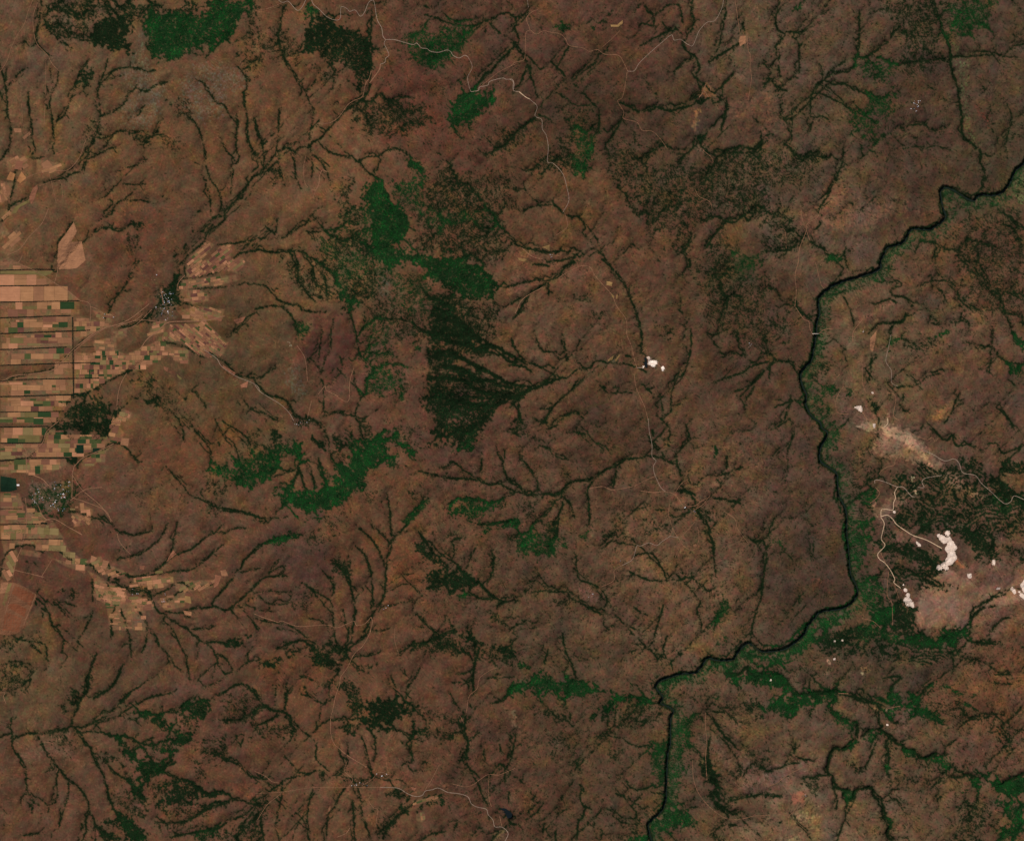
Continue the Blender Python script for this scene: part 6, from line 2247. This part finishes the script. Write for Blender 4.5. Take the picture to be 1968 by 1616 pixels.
def polymesh(P):
    n = len(P)
    if n == 4:
        nu = max(1, int(np.hypot(*(P[1] - P[0])) / 1.3)); nv = max(1, int(np.hypot(*(P[3] - P[0])) / 1.3))
        u, v = np.meshgrid(np.linspace(0, 1, nu + 1), np.linspace(0, 1, nv + 1)); u = u[..., None]; v = v[..., None]
        Q = (P[0] * (1 - u) + P[1] * u) * (1 - v) + (P[3] * (1 - u) + P[2] * u) * v
        return Q[..., 0].ravel(), Q[..., 1].ravel(), grid_faces(*Q.shape[:2])
    # general outline: square cells whose centres are inside, border points pulled onto the outline
    st = .8; x0, y0 = P.min(0); x1, y1 = P.max(0)
    X, Y = np.meshgrid(np.arange(x0, x1 + st, st), np.arange(y0, y1 + st, st)); Fc = grid_faces(*X.shape)
    ok = np.array([in_poly(P, X.ravel()[f].mean(), Y.ravel()[f].mean()) for f in Fc]) if len(Fc) else np.zeros(0, bool)
    Fc = Fc[ok]; used = np.unique(Fc); rm = -np.ones(X.size, int); rm[used] = np.arange(len(used))
    return X.ravel()[used], Y.ravel()[used], rm[Fc]
seen = {}
rest = {}
for n, (C, key, zn, row, colm, ar) in enumerate(parcels):
    X, Y, Fc = polymesh(C)
    if len(Fc) == 0: continue
    V = W(X, Y, ground(X, Y) + (1.5 if zn >= 0 else 1.8 + .004 * n))
    if n < 299:
        o = link('crop_field', mesh('crop_field', V, Fc[:, ::-1] if n >= 0 else Fc, 4, True), FM[key])
        cx_, cy_ = C.mean(0); lm = min(LM, key=lambda t: (t[0] - cx_) ** 2 + (t[1] - cy_) ** 2)[2]
        nm = FC[key][1]
        if key == 'w': tag(o, 'bright white rectangular roofed shed beside the dark square plot', 'shed'); o.name = 'shed'; continue
        size = 'large' if ar > 150 else ('small' if ar < 70 else 'mid sized')
        if key in 'dg' and cx_ < 300: kindw = 'irrigated plot'
        elif key in 'ly': kindw = 'grassy field'
        else: kindw = 'ploughed field'
        if not (cx_ < 520 or (760 < cx_ < 860 and cy_ > 1500)):
            lb = '%s %s standing alone among brown hills' % (nm, kindw)
        else: lb = '%s %s %s in the %s' % (size, nm, kindw, lm)
        seen[lb] = seen.get(lb, 0) + 1
        if seen[lb] > 1: lb2 = lb + ', %s by size' % ordn(seen[lb])
        else: lb2 = lb
        tag(o, ' '.join(lb2.split()[:16]), 'field', 'fields of the farm plain and valleys', 'thing')
    else: rest.setdefault(key, []).append((V, Fc))
V_ = []; F_ = []; mi = []; nn = 0; mats = []
for q, (key, lst) in enumerate(rest.items()):
    mats.append(FM[key])
    for V, Fc in lst: V_.append(V); F_.append(Fc + nn); nn += len(V); mi += [q] * len(Fc)
if V_:
    me = mesh('field_patchwork', np.vstack(V_), np.vstack(F_), 4, True); me.polygons.foreach_set('material_index', np.array(mi, np.int32))
    tag(link('field_patchwork', me, mats), 'patchwork of the smallest tan, brown and green field strips', 'fields', kind='stuff')
print('parcels', len(parcels), 'zones', zone)

# ---------------------------------------------------------------- villages: gabled houses
m_wall = material('plastered_wall', (150, 132, 112))
ROOFS = [('white metal', (214, 210, 204)), ('pale grey', (150, 146, 140)), ('blue grey', (122, 134, 148)), ('brown tiled', (112, 84, 68)), ('rusty', (128, 86, 62))]
RM = [material('roof_' + n.replace(' ', '_'), c, rough_=.6, spec=.3, amt=.08) for n, c in ROOFS]
def house_mesh(l, w, h, rh):
    a, b = l / 2, w / 2; e = 1.0
    v = [(-a, -b, -3), (a, -b, -3), (a, b, -3), (-a, b, -3), (-a, -b, h), (a, -b, h), (a, b, h), (-a, b, h), (-a, 0, h + rh), (a, 0, h + rh),
         (-a - e, -b - e, h - .35), (a + e, -b - e, h - .35), (a + e, b + e, h - .35), (-a - e, b + e, h - .35), (-a - e, 0, h + rh + .4), (a + e, 0, h + rh + .4),
         (-a - e, -b - e, h - .05), (a + e, -b - e, h - .05), (a + e, b + e, h - .05), (-a - e, b + e, h - .05), (-a - e, 0, h + rh + .7), (a + e, 0, h + rh + .7)]
    f = [(0, 1, 5, 4), (1, 2, 6, 5), (2, 3, 7, 6), (3, 0, 4, 7), (4, 8, 7), (5, 6, 9), (10, 14, 15, 11), (13, 12, 15, 14), (16, 17, 21, 20), (19, 20, 21, 18), (10, 11, 17, 16), (12, 13, 19, 18), (10, 16, 20, 14), (14, 20, 19, 13), (11, 15, 21, 17), (15, 12, 18, 21)]
    me = bpy.data.meshes.new('house'); me.from_pydata(v, [], f); me.materials.append(m_wall); me.materials.append(RM[0])
    for q, pl in enumerate(me.polygons): pl.material_index = 1 if q >= 6 else 0
    me.update(); return me
VN = [(95, 950, 'large village on the farm plain'), (320, 580, 'village among trees by the stream'), (1757, 205, 'high village on the northeast plateau'), (580, 805, 'village above the fan shaped forest'), (690, 1495, 'village on the southern road'),
      (1340, 970, 'village at the meeting of tracks'), (1060, 495, 'hamlet on the brown plain'), (315, 1140, 'village along the southern stream'), (1530, 1535, 'village on the pale southern plateau'), (745, 1165, 'hamlet beside the long southern valley'),
      (295, 530, 'outlying hamlet above the tree village'), (200, 605, 'farmstead beside the plain road'), (1440, 663, 'lone farmstead on the dark plateau'), (1195, 1080, 'lone farm on the brown plain'), (1135, 1137, 'hamlet in the southern hollow'), (730, 1485, 'hamlet east of the southern road village')]
protos = {}
hc = 0
for i, (k, arg, p) in enumerate(FEATS):
    if k != 'h': continue
    r = random.Random(5000 + i); n = int(arg); x0, y0 = p.min(0); x1, y1 = p.max(0); got = []; tries = 0
    while len(got) < n and tries < 4000:
        tries += 1; x, y = r.uniform(x0, x1), r.uniform(y0, y1)
        if in_poly(p, x, y) and all((x - a) ** 2 + (y - b) ** 2 > 3.2 for a, b in got): got.append((x, y))
    vn = min(VN, key=lambda t: (t[0] - p[:, 0].mean()) ** 2 + (t[1] - p[:, 1].mean()) ** 2)[2]
    big = n >= 30 or 1700 < p[:, 0].mean() < 1800
    for x, y in got:
        if hc >= 300: break
        rt = r.choices(range(5), (5, 5, 3, 3, 2) if big else (3, 3, 1, 5, 4))[0]; sz = r.choices((0, 1, 2), (5, 3, 1.4 if big else .5))[0]
        kk = (rt, sz)
        if kk not in protos:
            l, w = ((12, 8), (16, 10), (26, 14))[sz]; me = house_mesh(l, w, 4 + sz, 3 + sz * .6); me.materials[1] = RM[rt]; protos[kk] = me
        o = bpy.data.objects.new('house', protos[kk]); scene.collection.objects.link(o)
        o.location = tuple(float(v) for v in W(np.float64(x), np.float64(y), ground(np.float64(x), np.float64(y)) + .2)); o.rotation_euler = (0, 0, math.radians(r.choice((10, 100, -20, 35, 70)) + r.uniform(-8, 8)))
        ang_ = math.degrees(math.atan2(-(y - (y0 + y1) / 2) / (y1 - y0), (x - (x0 + x1) / 2) / (x1 - x0))); rad_ = math.hypot((x - (x0 + x1) / 2) / (x1 - x0), (y - (y0 + y1) / 2) / (y1 - y0))
        part_ = ('eastern', 'northeastern', 'northern', 'northwestern', 'western', 'southwestern', 'southern', 'southeastern')[int(((ang_ + 382.5) % 360) // 45)]
        edge_ = ('inner ' if rad_ < .3 else '') + part_
        tag(o, '%s house, %s roof, %s side of %s' % (('small', 'mid sized', 'long')[sz], ROOFS[rt][0], edge_, vn.replace('on the pale southern plateau', 'on the pale plateau').replace('at the meeting of tracks', 'where tracks meet')), 'house', 'houses of the ' + vn); hc += 1
print('houses', hc)
